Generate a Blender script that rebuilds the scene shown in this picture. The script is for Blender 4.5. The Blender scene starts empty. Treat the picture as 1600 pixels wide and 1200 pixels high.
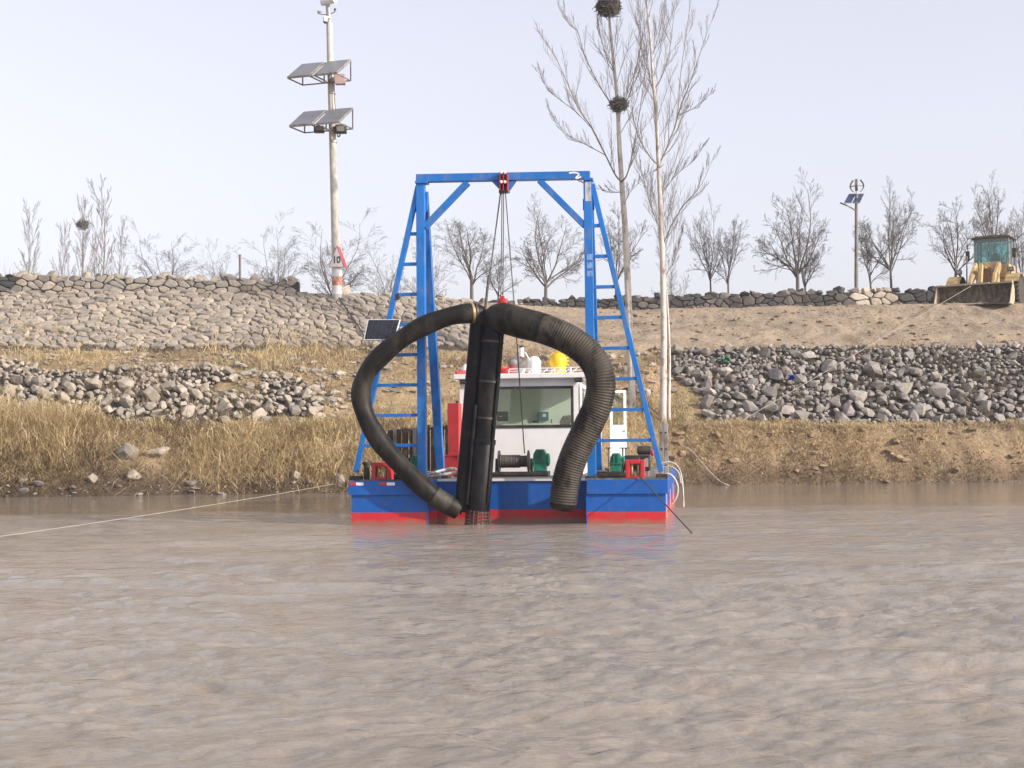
import bpy, bmesh, math, random
import numpy as np
from mathutils import Vector, Matrix, noise as mnoise

# ------------------------------------------------------------------ camera, sky, sun, exposure
sc = bpy.context.scene
col = sc.collection
R = math.radians
FPX = 2200.0                                   # focal length in photo pixels (1600 wide)
CAM_Z = 1.6
PITCH = math.atan(90.0 / FPX)
ROLL = R(-0.55)
cam_mat = (Matrix.Translation((0, 0, CAM_Z)) @ Matrix.Rotation(R(90) + PITCH, 4, 'X') @ Matrix.Rotation(ROLL, 4, 'Z'))
cd = bpy.data.cameras.new('camera')
cam = bpy.data.objects.new('camera', cd)
col.objects.link(cam)
cam.matrix_world = cam_mat
cd.sensor_width = 36.0
cd.lens = FPX / 1600.0 * 36.0
cd.clip_start = 0.1
cd.clip_end = 6000
sc.camera = cam

TO_SUN = Vector((0.82, -0.43, 0.40)).normalized()
SUN_EL = math.asin(TO_SUN.z)
SUN_ROT = math.atan2(TO_SUN.x, TO_SUN.y)
world = bpy.data.worlds.new("World")
sc.world = world
world.use_nodes = True
wn = world.node_tree
wn.nodes.clear()
w_out = wn.nodes.new('ShaderNodeOutputWorld')
w_bg = wn.nodes.new('ShaderNodeBackground')
w_sky = wn.nodes.new('ShaderNodeTexSky')
w_sky.sky_type = 'NISHITA'
w_sky.sun_disc = False
w_sky.sun_elevation = SUN_EL
w_sky.sun_rotation = SUN_ROT
w_sky.air_density = 1.0
w_sky.dust_density = 3.0
w_sky.ozone_density = 2.5
w_hsv = wn.nodes.new('ShaderNodeHueSaturation')
w_hsv.inputs['Saturation'].default_value = 0.46
w_tint = wn.nodes.new('ShaderNodeMixRGB'); w_tint.blend_type = 'MULTIPLY'
w_tint.inputs['Fac'].default_value = 1.0; w_tint.inputs['Color2'].default_value = (1.05, 0.975, 1.045, 1)
w_bg.inputs['Strength'].default_value = 0.15
wn.links.new(w_sky.outputs[0], w_hsv.inputs['Color'])
wn.links.new(w_hsv.outputs[0], w_tint.inputs['Color1'])
w_gam = wn.nodes.new('ShaderNodeGamma'); w_gam.inputs['Gamma'].default_value = 0.62      # thin even veil of high haze
w_gain = wn.nodes.new('ShaderNodeMixRGB'); w_gain.blend_type = 'MULTIPLY'; w_gain.inputs['Fac'].default_value = 1.0
w_gain.inputs['Color2'].default_value = (1.62, 1.62, 1.62, 1)
wn.links.new(w_tint.outputs[0], w_gam.inputs['Color']); wn.links.new(w_gam.outputs[0], w_gain.inputs['Color1'])
wn.links.new(w_gain.outputs[0], w_bg.inputs['Color'])
wn.links.new(w_bg.outputs[0], w_out.inputs['Surface'])

sl = bpy.data.lights.new('sun', 'SUN')
sl.energy = 3.1
sl.angle = R(0.8)
sl.color = (1.0, 0.90, 0.78)
so = bpy.data.objects.new('sun', sl)
col.objects.link(so)
so.rotation_euler = TO_SUN.to_track_quat('Z', 'Y').to_euler()

sc.view_settings.view_transform = 'Standard'
sc.view_settings.look = 'None'
sc.view_settings.exposure = 0.84
sc.view_settings.gamma = 1.0
sc.view_settings.use_curve_mapping = False
sc.cycles.use_denoising = True
sc.cycles.max_bounces = 8
sc.cycles.transparent_max_bounces = 12
sc.cycles.volume_bounces = 1
HAZE_DENSITY = 0.00045

# ------------------------------------------------------------------ helpers
def W(px, py, Y):
    """world point seen at photo pixel (px, py) at distance Y"""
    d = cam_mat.to_3x3() @ Vector(((px - 800) / FPX, (600 - py) / FPX, -1.0))
    return Vector((0, 0, CAM_Z)) + d * (Y / d.y)

BOAT_O = Vector((-0.09, 27.15, 0.0))
BOAT_YAW = R(-7.4)
boat_mat = Matrix.Translation(BOAT_O) @ Matrix.Rotation(BOAT_YAW, 4, 'Z')
boat_inv = boat_mat.inverted()

def B(px, py, by):
    """point in the boat's own frame, on its athwart plane y = by, seen at photo pixel (px, py)"""
    o = boat_inv @ Vector((0, 0, CAM_Z))
    d = boat_inv.to_3x3() @ (cam_mat.to_3x3() @ Vector(((px - 800) / FPX, (600 - py) / FPX, -1.0)))
    return o + d * ((by - o.y) / d.y)

def tag(o, label=None, cat=None, group=None, kind=None):
    if label: o['label'] = label
    if cat: o['category'] = cat
    if group: o['group'] = group
    if kind: o['kind'] = kind
    return o

def empty(name, loc=(0, 0, 0), rz=0.0, label=None, cat=None, group=None):
    o = bpy.data.objects.new(name, None)
    col.objects.link(o)
    o.location = loc
    o.rotation_euler = (0, 0, rz)
    o.empty_display_size = 0.2
    return tag(o, label, cat, group)

def link(name, me, parent=None):
    o = bpy.data.objects.new(name, me)
    col.objects.link(o)
    if parent is not None: o.parent = parent
    return o

class MB:
    """collects shapes, then builds them as one mesh object"""
    def __init__(s):
        s.v = []; s.f = []; s.m = []; s.mi = 0
    def add(s, vs, fs):
        b = len(s.v)
        s.v.extend([tuple(p) for p in vs])
        for f in fs:
            s.f.append(tuple(i + b for i in f)); s.m.append(s.mi)
        return s
    def box(s, lo, hi):
        x0, y0, z0 = lo; x1, y1, z1 = hi
        return s.add([(x0,y0,z0),(x1,y0,z0),(x1,y1,z0),(x0,y1,z0),(x0,y0,z1),(x1,y0,z1),(x1,y1,z1),(x0,y1,z1)],
                     [(0,3,2,1),(4,5,6,7),(0,1,5,4),(1,2,6,5),(2,3,7,6),(3,0,4,7)])
    def bar(s, p, q, w, d, side=(1, 0, 0)):
        """rectangular bar from p to q; w along 'side', d across it"""
        p = Vector(p); q = Vector(q)
        a = (q - p).normalized(); sd = Vector(side)
        sd = (sd - a * sd.dot(a)).normalized(); n = a.cross(sd)
        vs = []
        for c in (p, q):
            for i, j in ((-1,-1),(1,-1),(1,1),(-1,1)):
                vs.append(c + sd * (w/2*i) + n * (d/2*j))
        return s.add(vs, [(0,3,2,1),(4,5,6,7),(0,1,5,4),(1,2,6,5),(2,3,7,6),(3,0,4,7)])
    def tube(s, pts, r, sides=8, caps=True):
        pts = [Vector(p) for p in pts]
        n = len(pts)
        rs = r if isinstance(r, (list, tuple)) else [r] * n
        t0 = (pts[1] - pts[0]).normalized()
        ref = Vector((0, 0, 1)) if abs(t0.z) < 0.9 else Vector((1, 0, 0))
        u = t0.cross(ref).normalized()
        vs = []; fs = []
        cs = [(math.cos(2*math.pi*k/sides), math.sin(2*math.pi*k/sides)) for k in range(sides)]
        for i in range(n):
            t = (pts[min(i+1, n-1)] - pts[max(i-1, 0)])
            if t.length < 1e-9: t = t0
            t = t.normalized()
            u = u - t * u.dot(t)
            u = u.normalized() if u.length > 1e-6 else t.orthogonal().normalized()
            v = t.cross(u)
            for c, d in cs:
                vs.append(pts[i] + (u * c + v * d) * rs[i])
        for i in range(n - 1):
            for k in range(sides):
                a = i*sides + k; b = i*sides + (k+1) % sides
                fs.append((a, b, b + sides, a + sides))
        if caps:
            fs.append(tuple(range(sides - 1, -1, -1)))
            fs.append(tuple((n-1)*sides + k for k in range(sides)))
        return s.add(vs, fs)
    def lathe(s, prof, c=(0, 0, 0), axis=(0, 0, 1), sides=20):
        """prof: (radius, height along axis)"""
        a = Vector(axis).normalized()
        u = a.orthogonal().normalized(); v = a.cross(u); c = Vector(c)
        vs = []; fs = []
        for r, h in prof:
            for k in range(sides):
                t = 2*math.pi*k/sides
                vs.append(c + a*h + (u*math.cos(t) + v*math.sin(t))*max(r, 1e-4))
        n = len(prof)
        for i in range(n - 1):
            for k in range(sides):
                p = i*sides + k; q = i*sides + (k+1) % sides
                fs.append((p, q, q + sides, p + sides))
        fs.append(tuple(range(sides - 1, -1, -1)))
        fs.append(tuple((n-1)*sides + k for k in range(sides)))
        return s.add(vs, fs)
    def prism(s, poly, vec):
        """planar polygon (3-D points) swept by vec"""
        n = len(poly); vec = Vector(vec)
        vs = [Vector(p) for p in poly] + [Vector(p) + vec for p in poly]
        fs = [tuple(range(n - 1, -1, -1)), tuple(range(n, 2*n))]
        for k in range(n):
            fs.append((k, (k+1) % n, n + (k+1) % n, n + k))
        return s.add(vs, fs)
    def mesh(s, name, mats, smooth=False):
        me = bpy.data.meshes.new(name)
        me.from_pydata(s.v, [], s.f)
        for m in (mats if isinstance(mats, (list, tuple)) else [mats]): me.materials.append(m)
        if any(s.m): me.polygons.foreach_set('material_index', s.m)
        if smooth: me.polygons.foreach_set('use_smooth', [True]*len(s.f))
        me.update()
        return me
    def build(s, name, mats, parent=None, smooth=False, bevel=0.0, seg=2):
        me = s.mesh(name, mats, False)
        bm = bmesh.new(); bm.from_mesh(me)
        bmesh.ops.recalc_face_normals(bm, faces=bm.faces)
        if bevel > 0:
            es = [e for e in bm.edges if len(e.link_faces) == 2 and e.calc_face_angle(0) > R(35)]
            bmesh.ops.bevel(bm, geom=es, offset=bevel, segments=seg, affect='EDGES', profile=0.6, clamp_overlap=True)
        if smooth:
            for f in bm.faces: f.smooth = True
            for e in bm.edges:
                e.smooth = not (len(e.link_faces) == 2 and e.calc_face_angle(0) > R(38))
        bm.to_mesh(me); bm.free()
        return link(name, me, parent)

def catmull(pts, per=8):
    pts = [Vector(p) for p in pts]
    P = [pts[0]*2 - pts[1]] + pts + [pts[-1]*2 - pts[-2]]
    out = []
    for i in range(1, len(P) - 2):
        a, b, c, d = P[i-1], P[i], P[i+1], P[i+2]
        for k in range(per):
            t = k / per
            out.append(0.5*((2*b) + (c - a)*t + (2*a - 5*b + 4*c - d)*t*t + (3*b - a - 3*c + d)*t**3))
    out.append(pts[-1])
    return out

def sag(p, q, drop, n=16):
    p = Vector(p); q = Vector(q)
    return [p.lerp(q, k/n) - Vector((0, 0, drop*4*(k/n)*(1 - k/n))) for k in range(n + 1)]

# ------------------------------------------------------------------ materials
def nodes_of(name):
    m = bpy.data.materials.new(name); m.use_nodes = True
    nt = m.node_tree
    return m, nt, nt.nodes['Principled BSDF']

def N(nt, kind, **inp):
    n = nt.nodes.new(kind)
    for k, v in inp.items():
        if k.startswith('_'): setattr(n, k[1:], v)
        else: n.inputs[k.replace('__', ' ')].default_value = v
    return n

def ramp(nt, stops, interp='LINEAR'):
    n = nt.nodes.new('ShaderNodeValToRGB')
    e = n.color_ramp.elements
    n.color_ramp.interpolation = interp
    e[0].position = stops[0][0]; e[0].color = (*stops[0][1], 1)
    e[1].position = stops[-1][0]; e[1].color = (*stops[-1][1], 1)
    for p, c in stops[1:-1]:
        x = e.new(p); x.color = (*c, 1)
    return n

def paint(name, c, rough=0.45, metal=0.0, var=0.12, scale=2.5, wear=None, wear_amt=0.0, bump=0.0, wear_scale=6.0, spec=0.5, streak=None, streak_amt=0.0, tide=None):
    m, nt, b = nodes_of(name)
    tc = N(nt, 'ShaderNodeTexCoord')
    nz = N(nt, 'ShaderNodeTexNoise', Scale=scale, Detail=6.0, Roughness=0.6)
    nt.links.new(tc.outputs['Object'], nz.inputs['Vector'])
    lo = tuple(x*(1-var) for x in c); hi = tuple(min(1, x*(1+var)) for x in c)
    rp = ramp(nt, [(0.3, lo), (0.7, hi)])
    nt.links.new(nz.outputs['Fac'], rp.inputs['Fac'])
    out = rp.outputs['Color']
    if wear is not None:
        n2 = N(nt, 'ShaderNodeTexNoise', Scale=wear_scale, Detail=8.0, Roughness=0.72)
        mp = N(nt, 'ShaderNodeMapping'); mp.inputs['Scale'].default_value = (1, 1, 0.45)
        nt.links.new(tc.outputs['Object'], mp.inputs['Vector'])
        nt.links.new(mp.outputs[0], n2.inputs['Vector'])
        r2 = ramp(nt, [(1.0 - wear_amt - 0.42, (0,0,0)), (1.0 - wear_amt - 0.30, (1,1,1))])
        nt.links.new(n2.outputs['Fac'], r2.inputs['Fac'])
        mx = N(nt, 'ShaderNodeMixRGB'); mx.inputs['Color2'].default_value = (*wear, 1)
        nt.links.new(r2.outputs['Color'], mx.inputs['Fac'])
        nt.links.new(out, mx.inputs['Color1'])
        out = mx.outputs['Color']
    if streak is not None:                       # runs of rust and grime down the plating
        n4 = N(nt, 'ShaderNodeTexNoise', Scale=1.0, Detail=6.0, Roughness=0.62)
        m4 = N(nt, 'ShaderNodeMapping'); m4.inputs['Scale'].default_value = (9.0, 9.0, 0.9)
        nt.links.new(tc.outputs['Object'], m4.inputs['Vector']); nt.links.new(m4.outputs[0], n4.inputs['Vector'])
        r4 = ramp(nt, [(0.60 - streak_amt, (0, 0, 0)), (0.86 - streak_amt, (0.75, 0.75, 0.75))])
        nt.links.new(n4.outputs['Fac'], r4.inputs['Fac'])
        x4 = N(nt, 'ShaderNodeMixRGB'); x4.inputs['Color2'].default_value = (*streak, 1)
        nt.links.new(r4.outputs['Color'], x4.inputs['Fac']); nt.links.new(out, x4.inputs['Color1'])
        out = x4.outputs['Color']
    if tide is not None:                         # dried silt left by the river just above the waterline
        sp = N(nt, 'ShaderNodeSeparateXYZ'); nt.links.new(tc.outputs['Object'], sp.inputs[0])
        n5 = N(nt, 'ShaderNodeTexNoise', Scale=5.0, Detail=5.0); nt.links.new(tc.outputs['Object'], n5.inputs['Vector'])
        a5 = N(nt, 'ShaderNodeMath', _operation='MULTIPLY_ADD'); a5.inputs[1].default_value = -0.14
        nt.links.new(n5.outputs['Fac'], a5.inputs[0]); nt.links.new(sp.outputs['Z'], a5.inputs[2])
        r5 = N(nt, 'ShaderNodeMapRange'); r5.inputs['From Min'].default_value = -0.04; r5.inputs['From Max'].default_value = 0.05
        r5.inputs['To Min'].default_value = 0.8; r5.inputs['To Max'].default_value = 0.0
        nt.links.new(a5.outputs[0], r5.inputs['Value'])
        x5 = N(nt, 'ShaderNodeMixRGB'); x5.inputs['Color2'].default_value = (*tide, 1)
        nt.links.new(r5.outputs[0], x5.inputs['Fac']); nt.links.new(out, x5.inputs['Color1'])
        out = x5.outputs['Color']
    nt.links.new(out, b.inputs['Base Color'])
    rr = ramp(nt, [(0.25, (max(0, rough-0.1),)*3), (0.75, (min(1, rough+0.12),)*3)])
    nt.links.new(nz.outputs['Fac'], rr.inputs['Fac'])
    nt.links.new(rr.outputs['Color'], b.inputs['Roughness'])
    b.inputs['Metallic'].default_value = metal
    b.inputs['Specular IOR Level'].default_value = spec
    if bump > 0:
        n3 = N(nt, 'ShaderNodeTexNoise', Scale=scale*8, Detail=5.0)
        nt.links.new(tc.outputs['Object'], n3.inputs['Vector'])
        bp = N(nt, 'ShaderNodeBump', Strength=0.6, Distance=bump)
        nt.links.new(n3.outputs['Fac'], bp.inputs['Height'])
        nt.links.new(bp.outputs[0], b.inputs['Normal'])
    return m

def per_piece(nt):
    """one random number for each object and each loose piece of a mesh"""
    oi = N(nt, 'ShaderNodeObjectInfo'); ge = N(nt, 'ShaderNodeNewGeometry')
    ad = N(nt, 'ShaderNodeMath', _operation='ADD')
    nt.links.new(oi.outputs['Random'], ad.inputs[0]); nt.links.new(ge.outputs['Random Per Island'], ad.inputs[1])
    fr = N(nt, 'ShaderNodeMath', _operation='FRACT')
    nt.links.new(ad.outputs[0], fr.inputs[0])
    return fr.outputs[0], ge

def stone_mat(name, cols, bump=0.02, scale=5.0, patina=(0.16, 0.15, 0.13)):
    m, nt, b = nodes_of(name)
    rnd, ge = per_piece(nt)
    rp = ramp(nt, [(i / (len(cols) - 1), c) for i, c in enumerate(cols)])
    nt.links.new(rnd, rp.inputs['Fac'])
    nz = N(nt, 'ShaderNodeTexNoise', Scale=scale, Detail=9.0, Roughness=0.68)
    nt.links.new(ge.outputs['Position'], nz.inputs['Vector'])
    r2 = ramp(nt, [(0.25, (0.62, 0.60, 0.58)), (0.5, (1.0, 1.0, 1.0)), (0.8, (1.22, 1.2, 1.14))])
    nt.links.new(nz.outputs['Fac'], r2.inputs['Fac'])
    mu = N(nt, 'ShaderNodeMixRGB', _blend_type='MULTIPLY'); mu.inputs['Fac'].default_value = 1
    nt.links.new(rp.outputs['Color'], mu.inputs['Color1']); nt.links.new(r2.outputs['Color'], mu.inputs['Color2'])
    n2 = N(nt, 'ShaderNodeTexNoise', Scale=1.7, Detail=7.0, Roughness=0.7)
    nt.links.new(ge.outputs['Position'], n2.inputs['Vector'])
    r3 = ramp(nt, [(0.55, (0, 0, 0)), (0.75, (0.6, 0.6, 0.6))])
    nt.links.new(n2.outputs['Fac'], r3.inputs['Fac'])
    mx = N(nt, 'ShaderNodeMixRGB'); mx.inputs['Color2'].default_value = (*patina, 1)
    nt.links.new(r3.outputs['Color'], mx.inputs['Fac']); nt.links.new(mu.outputs['Color'], mx.inputs['Color1'])
    nt.links.new(mx.outputs['Color'], b.inputs['Base Color'])
    b.inputs['Roughness'].default_value = 0.9
    b.inputs['Specular IOR Level'].default_value = 0.2
    bp = N(nt, 'ShaderNodeBump', Strength=0.8, Distance=bump)
    nt.links.new(nz.outputs['Fac'], bp.inputs['Height']); nt.links.new(bp.outputs[0], b.inputs['Normal'])
    return m

def blade_mat(name, cols, transl=0.25):
    m, nt, b = nodes_of(name)
    rnd, ge = per_piece(nt)
    rp = ramp(nt, [(i / (len(cols) - 1), c) for i, c in enumerate(cols)])
    nz = N(nt, 'ShaderNodeTexNoise', Scale=0.9, Detail=4.0)
    nt.links.new(ge.outputs['Position'], nz.inputs['Vector'])
    ma = N(nt, 'ShaderNodeMath', _operation='MULTIPLY_ADD'); ma.inputs[1].default_value = 2.2; ma.inputs[2].default_value = -0.6
    nt.links.new(nz.outputs['Fac'], ma.inputs[0])
    mb = N(nt, 'ShaderNodeMix'); mb.inputs[0].default_value = 0.55
    nt.links.new(rnd, mb.inputs[2]); nt.links.new(ma.outputs[0], mb.inputs[3])
    nt.links.new(mb.outputs[0], rp.inputs['Fac'])
    nt.links.new(rp.outputs['Color'], b.inputs['Base Color'])
    b.inputs['Roughness'].default_value = 0.75
    b.inputs['Specular IOR Level'].default_value = 0.2
    tr = N(nt, 'ShaderNodeBsdfTranslucent'); nt.links.new(rp.outputs['Color'], tr.inputs['Color'])
    ms = N(nt, 'ShaderNodeMixShader'); ms.inputs[0].default_value = transl
    out = nt.nodes['Material Output']
    nt.links.new(b.outputs[0], ms.inputs[1]); nt.links.new(tr.outputs[0], ms.inputs[2])
    nt.links.new(ms.outputs[0], out.inputs['Surface'])
    return m

def glass_mat(name, tint, gloss=0.12):
    m, nt, b = nodes_of(name)
    nt.nodes.remove(b)
    tr = N(nt, 'ShaderNodeBsdfTransparent'); tr.inputs['Color'].default_value = (*tint, 1)
    gl = N(nt, 'ShaderNodeBsdfGlossy'); gl.inputs['Roughness'].default_value = 0.03
    fr = N(nt, 'ShaderNodeFresnel'); fr.inputs['IOR'].default_value = 1.5
    ad = N(nt, 'ShaderNodeMath', _operation='ADD', _use_clamp=True); ad.inputs[1].default_value = gloss * 0.3
    nt.links.new(fr.outputs[0], ad.inputs[0])
    ms = N(nt, 'ShaderNodeMixShader')
    nt.links.new(ad.outputs[0], ms.inputs[0]); nt.links.new(tr.outputs[0], ms.inputs[1]); nt.links.new(gl.outputs[0], ms.inputs[2])
    nt.links.new(ms.outputs[0], nt.nodes['Material Output'].inputs['Surface'])
    return m

M = {}
M['blue'] = paint('blue_paint', (0.006, 0.15, 0.50), 0.42, var=0.14, scale=1.4, wear=(0.08, 0.17, 0.40), wear_amt=0.07, wear_scale=5.0, streak=(0.06, 0.12, 0.30), streak_amt=0.03)
M['hull_blue'] = paint('hull_blue_paint', (0.003, 0.090, 0.38), 0.4, var=0.15, scale=1.0, wear=(0.03, 0.11, 0.36), wear_amt=0.06, streak=(0.055, 0.075, 0.20), streak_amt=0.03, bump=0.003)
M['hull_red'] = paint('hull_red_paint', (0.56, 0.020, 0.030), 0.45, var=0.14, scale=1.2, wear=(0.42, 0.06, 0.05), wear_amt=0.07, streak=(0.30, 0.075, 0.05), streak_amt=0.05, tide=(0.26, 0.16, 0.11), bump=0.003)
M['red'] = paint('red_paint', (0.42, 0.028, 0.030), 0.45, wear=(0.2, 0.05, 0.03), wear_amt=0.05)
M['deck'] = paint('deck_grey', (0.16, 0.155, 0.15), 0.8, wear=(0.09, 0.07, 0.055), wear_amt=0.16)
M['white'] = paint('white_paint', (0.84, 0.835, 0.82), 0.4, var=0.03, wear=(0.70, 0.67, 0.62), wear_amt=0.0, streak=(0.68, 0.62, 0.55), streak_amt=-0.05)
M['white_trim'] = paint('white_trim_paint', (0.76, 0.77, 0.78), 0.5, var=0.05)
M['cab_in'] = paint('pale_interior', (0.84, 0.86, 0.80), 0.7, var=0.05)
M['black'] = paint('black_steel', (0.022, 0.022, 0.023), 0.5, wear=(0.06, 0.045, 0.035), wear_amt=0.12)
M['rubber'] = paint('black_rubber_hose', (0.011, 0.010, 0.0095), 0.5, var=0.3, scale=2.0, wear=(0.034, 0.029, 0.024), wear_amt=0.12, wear_scale=3.0, bump=0.004, spec=0.2)
M['rubber2'] = paint('dusty_ribbed_rubber', (0.014, 0.0125, 0.011), 0.6, var=0.3, scale=2.0, wear=(0.06, 0.05, 0.04), wear_amt=0.16, wear_scale=3.0, spec=0.22, streak=(0.07, 0.06, 0.048), streak_amt=0.02)
M['pipe'] = paint('black_plastic_pipe', (0.0065, 0.0065, 0.009), 0.42, var=0.3, scale=1.5, wear=(0.022, 0.02, 0.018), wear_amt=0.08, wear_scale=3, spec=0.16)
M['hose_band'] = paint('greenish_rubber', (0.020, 0.019, 0.014), 0.6, wear=(0.045, 0.04, 0.03), wear_amt=0.15)
M['rope'] = paint('wire_rope_steel', (0.07, 0.068, 0.065), 0.6)
M['wound'] = paint('wound_wire_rope', (0.10, 0.085, 0.070), 0.6, scale=20)
M['pale_rope'] = paint('pale_rope', (0.36, 0.33, 0.285), 0.9)
M['green'] = paint('green_machine_paint', (0.010, 0.20, 0.125), 0.4, wear=(0.03, 0.09, 0.06), wear_amt=0.08)
M['yellow'] = paint('yellow_paint', (0.78, 0.52, 0.02), 0.45)
M['bright_red'] = paint('bright_red', (0.70, 0.05, 0.045), 0.5)
M['steel'] = paint('galvanised_steel', (0.40, 0.39, 0.37), 0.5, metal=0.4, wear=(0.24, 0.2, 0.16), wear_amt=0.1)
M['grey_metal'] = paint('dull_grey_metal', (0.22, 0.21, 0.20), 0.6, wear=(0.15, 0.11, 0.08), wear_amt=0.12)
M['rusty'] = paint('weathered_sheet', (0.36, 0.31, 0.25), 0.75, var=0.25, scale=5, wear=(0.16, 0.10, 0.065), wear_amt=0.2)
M['brass'] = paint('bare_roller', (0.42, 0.30, 0.16), 0.45, metal=0.5)
M['glass'] = glass_mat('tinted_window', (0.90, 0.95, 0.91), 0.10)
M['cab_glass'] = glass_mat('teal_cab_window', (0.62, 0.82, 0.80), 0.2)
M['screen'] = paint('dark_screen', (0.02, 0.025, 0.025), 0.3)
M['teal'] = paint('teal_box', (0.06, 0.17, 0.22), 0.5)
M['pv'] = paint('solar_cells', (0.018, 0.019, 0.028), 0.28, var=0.2, scale=8)
M['pv_blue'] = paint('blue_solar_cells', (0.03, 0.05, 0.11), 0.22, var=0.2)
M['pv_pale'] = paint('sky_sheen_solar_cells', (0.17, 0.17, 0.19), 0.34, var=0.12)  # pale grey puts the sky's reflection into the cell colour
M['concrete'] = paint('pale_concrete_pole', (0.55, 0.52, 0.46), 0.8, var=0.12, scale=2, wear=(0.40, 0.38, 0.34), wear_amt=0.12, bump=0.003)
M['band_white'] = paint('band_white', (0.72, 0.70, 0.68), 0.6)
M['band_red'] = paint('band_orange_red', (0.46, 0.17, 0.10), 0.6, wear=(0.6, 0.5, 0.45), wear_amt=0.06)
M['sign_face'] = paint('sign_grey_white', (0.52, 0.50, 0.50), 0.5)
M['sign_red'] = paint('sign_red', (0.55, 0.06, 0.07), 0.5)
M['ink'] = paint('black_lettering', (0.02, 0.02, 0.02), 0.6)
M['pink'] = paint('pinkish_box', (0.52, 0.38, 0.38), 0.6)
M['loader'] = paint('faded_loader_yellow', (0.60, 0.43, 0.17), 0.6, var=0.15, wear=(0.38, 0.27, 0.14), wear_amt=0.16, scale=1.5)
M['bucket'] = paint('worn_bucket_steel', (0.075, 0.06, 0.048), 0.75, wear=(0.20, 0.155, 0.11), wear_amt=0.12)
M['mud'] = paint('dry_mud', (0.40, 0.33, 0.24), 0.9, bump=0.01)
M['tyre'] = paint('dusty_tyre', (0.050, 0.042, 0.037), 0.85, var=0.25)
M['twig_nest'] = paint('nest_twigs', (0.115, 0.098, 0.085), 0.9)
M['bark'] = paint('dark_bark', (0.135, 0.118, 0.105), 0.9, var=0.2)
M['pale_bark'] = paint('hazy_bark', (0.20, 0.17, 0.15), 0.9, var=0.2)  # bark lightened so the colour carries some of the distance haze
M['poplar'] = paint('poplar_bark', (0.56, 0.505, 0.45), 0.85, var=0.14, scale=3.0, wear=(0.22, 0.175, 0.14), wear_amt=0.07, bump=0.01, wear_scale=3.5)
M['poplar_twig'] = paint('poplar_twig', (0.19, 0.16, 0.138), 0.85)
M['whitewash'] = paint('whitewashed_bark', (0.66, 0.62, 0.55), 0.85, wear=(0.4, 0.34, 0.28), wear_amt=0.1)
M['blue_cloth'] = paint('blue_rag', (0.02, 0.05, 0.45), 0.8)
M['green_cloth'] = paint('green_net', (0.06, 0.22, 0.12), 0.8)
M['masonry'] = stone_mat('pitched_stone', [(0.24,0.205,0.17),(0.34,0.295,0.245),(0.29,0.26,0.225),(0.41,0.355,0.285),(0.22,0.20,0.18),(0.36,0.305,0.235),(0.31,0.27,0.23)], scale=4.0, patina=(0.24,0.20,0.165))
M['wall_stone'] = stone_mat('wall_stone_warm', [(0.24,0.215,0.19),(0.38,0.34,0.29),(0.28,0.265,0.245),(0.43,0.375,0.31),(0.33,0.285,0.235),(0.20,0.19,0.18)], patina=(0.13,0.12,0.11))
M['dark_stone'] = stone_mat('wall_stone_dark', [(0.055,0.052,0.052),(0.095,0.088,0.086),(0.070,0.070,0.073),(0.13,0.12,0.11),(0.05,0.05,0.052),(0.095,0.080,0.074),(0.19,0.175,0.16)], patina=(0.06,0.06,0.06))
M['light_stone'] = stone_mat('wall_stone_light', [(0.36,0.32,0.26),(0.50,0.44,0.36),(0.42,0.36,0.29),(0.55,0.50,0.42)], patina=(0.25,0.22,0.18))
M['riprap'] = stone_mat('boulder_grey', [(0.20,0.185,0.175),(0.34,0.31,0.285),(0.245,0.23,0.21),(0.40,0.355,0.325),(0.175,0.17,0.166),(0.29,0.258,0.225),(0.38,0.355,0.32),(0.205,0.185,0.172),(0.28,0.245,0.235),(0.24,0.245,0.215)], bump=0.03, scale=4.5, patina=(0.12,0.115,0.11))
M['riprap_warm'] = stone_mat('boulder_warm', [(0.26,0.225,0.185),(0.40,0.35,0.29),(0.315,0.28,0.235),(0.42,0.37,0.31),(0.225,0.205,0.18),(0.36,0.31,0.25)], bump=0.03, scale=4.5, patina=(0.16,0.145,0.125))
M['straw'] = blade_mat('dry_straw', [(0.20,0.145,0.085),(0.42,0.32,0.18),(0.62,0.50,0.29),(0.50,0.375,0.20),(0.74,0.62,0.39),(0.34,0.26,0.15),(0.58,0.47,0.27)])
M['brown_grass'] = blade_mat('brown_grass', [(0.17,0.12,0.075),(0.36,0.265,0.165),(0.52,0.41,0.26),(0.27,0.19,0.12),(0.44,0.35,0.21),(0.25,0.21,0.11)])
M['dark_grass'] = blade_mat('dead_brown_stalks', [(0.09,0.06,0.04),(0.16,0.11,0.07),(0.24,0.17,0.10)])
M['green_grass'] = blade_mat('fresh_grass', [(0.10,0.13,0.035),(0.17,0.19,0.06),(0.24,0.22,0.09),(0.13,0.15,0.05)])
# ------------------------------------------------------------------ terrain shape
rng = np.random.default_rng(11)
random.seed(5)
_NT = np.random.default_rng(3).random((256, 256))

def vnoise(x, y, s=1.0, seed=0):
    x = np.asarray(x, float) / s + 37.3 * seed + 500; y = np.asarray(y, float) / s + 91.7 * seed + 500
    xi = np.floor(x).astype(int); yi = np.floor(y).astype(int)
    fx = x - xi; fy = y - yi
    fx = fx*fx*(3 - 2*fx); fy = fy*fy*(3 - 2*fy)
    g = lambda a, b: _NT[a & 255, b & 255]
    return (g(xi, yi)*(1-fx) + g(xi+1, yi)*fx)*(1-fy) + (g(xi, yi+1)*(1-fx) + g(xi+1, yi+1)*fx)*fy - 0.5

def fbm(x, y, s=1.0, oct=4, seed=0):
    t = 0; a = 1.0
    for k in range(oct):
        t = t + a * vnoise(x, y, s / 2**k, seed + k); a *= 0.5
    return t

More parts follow.
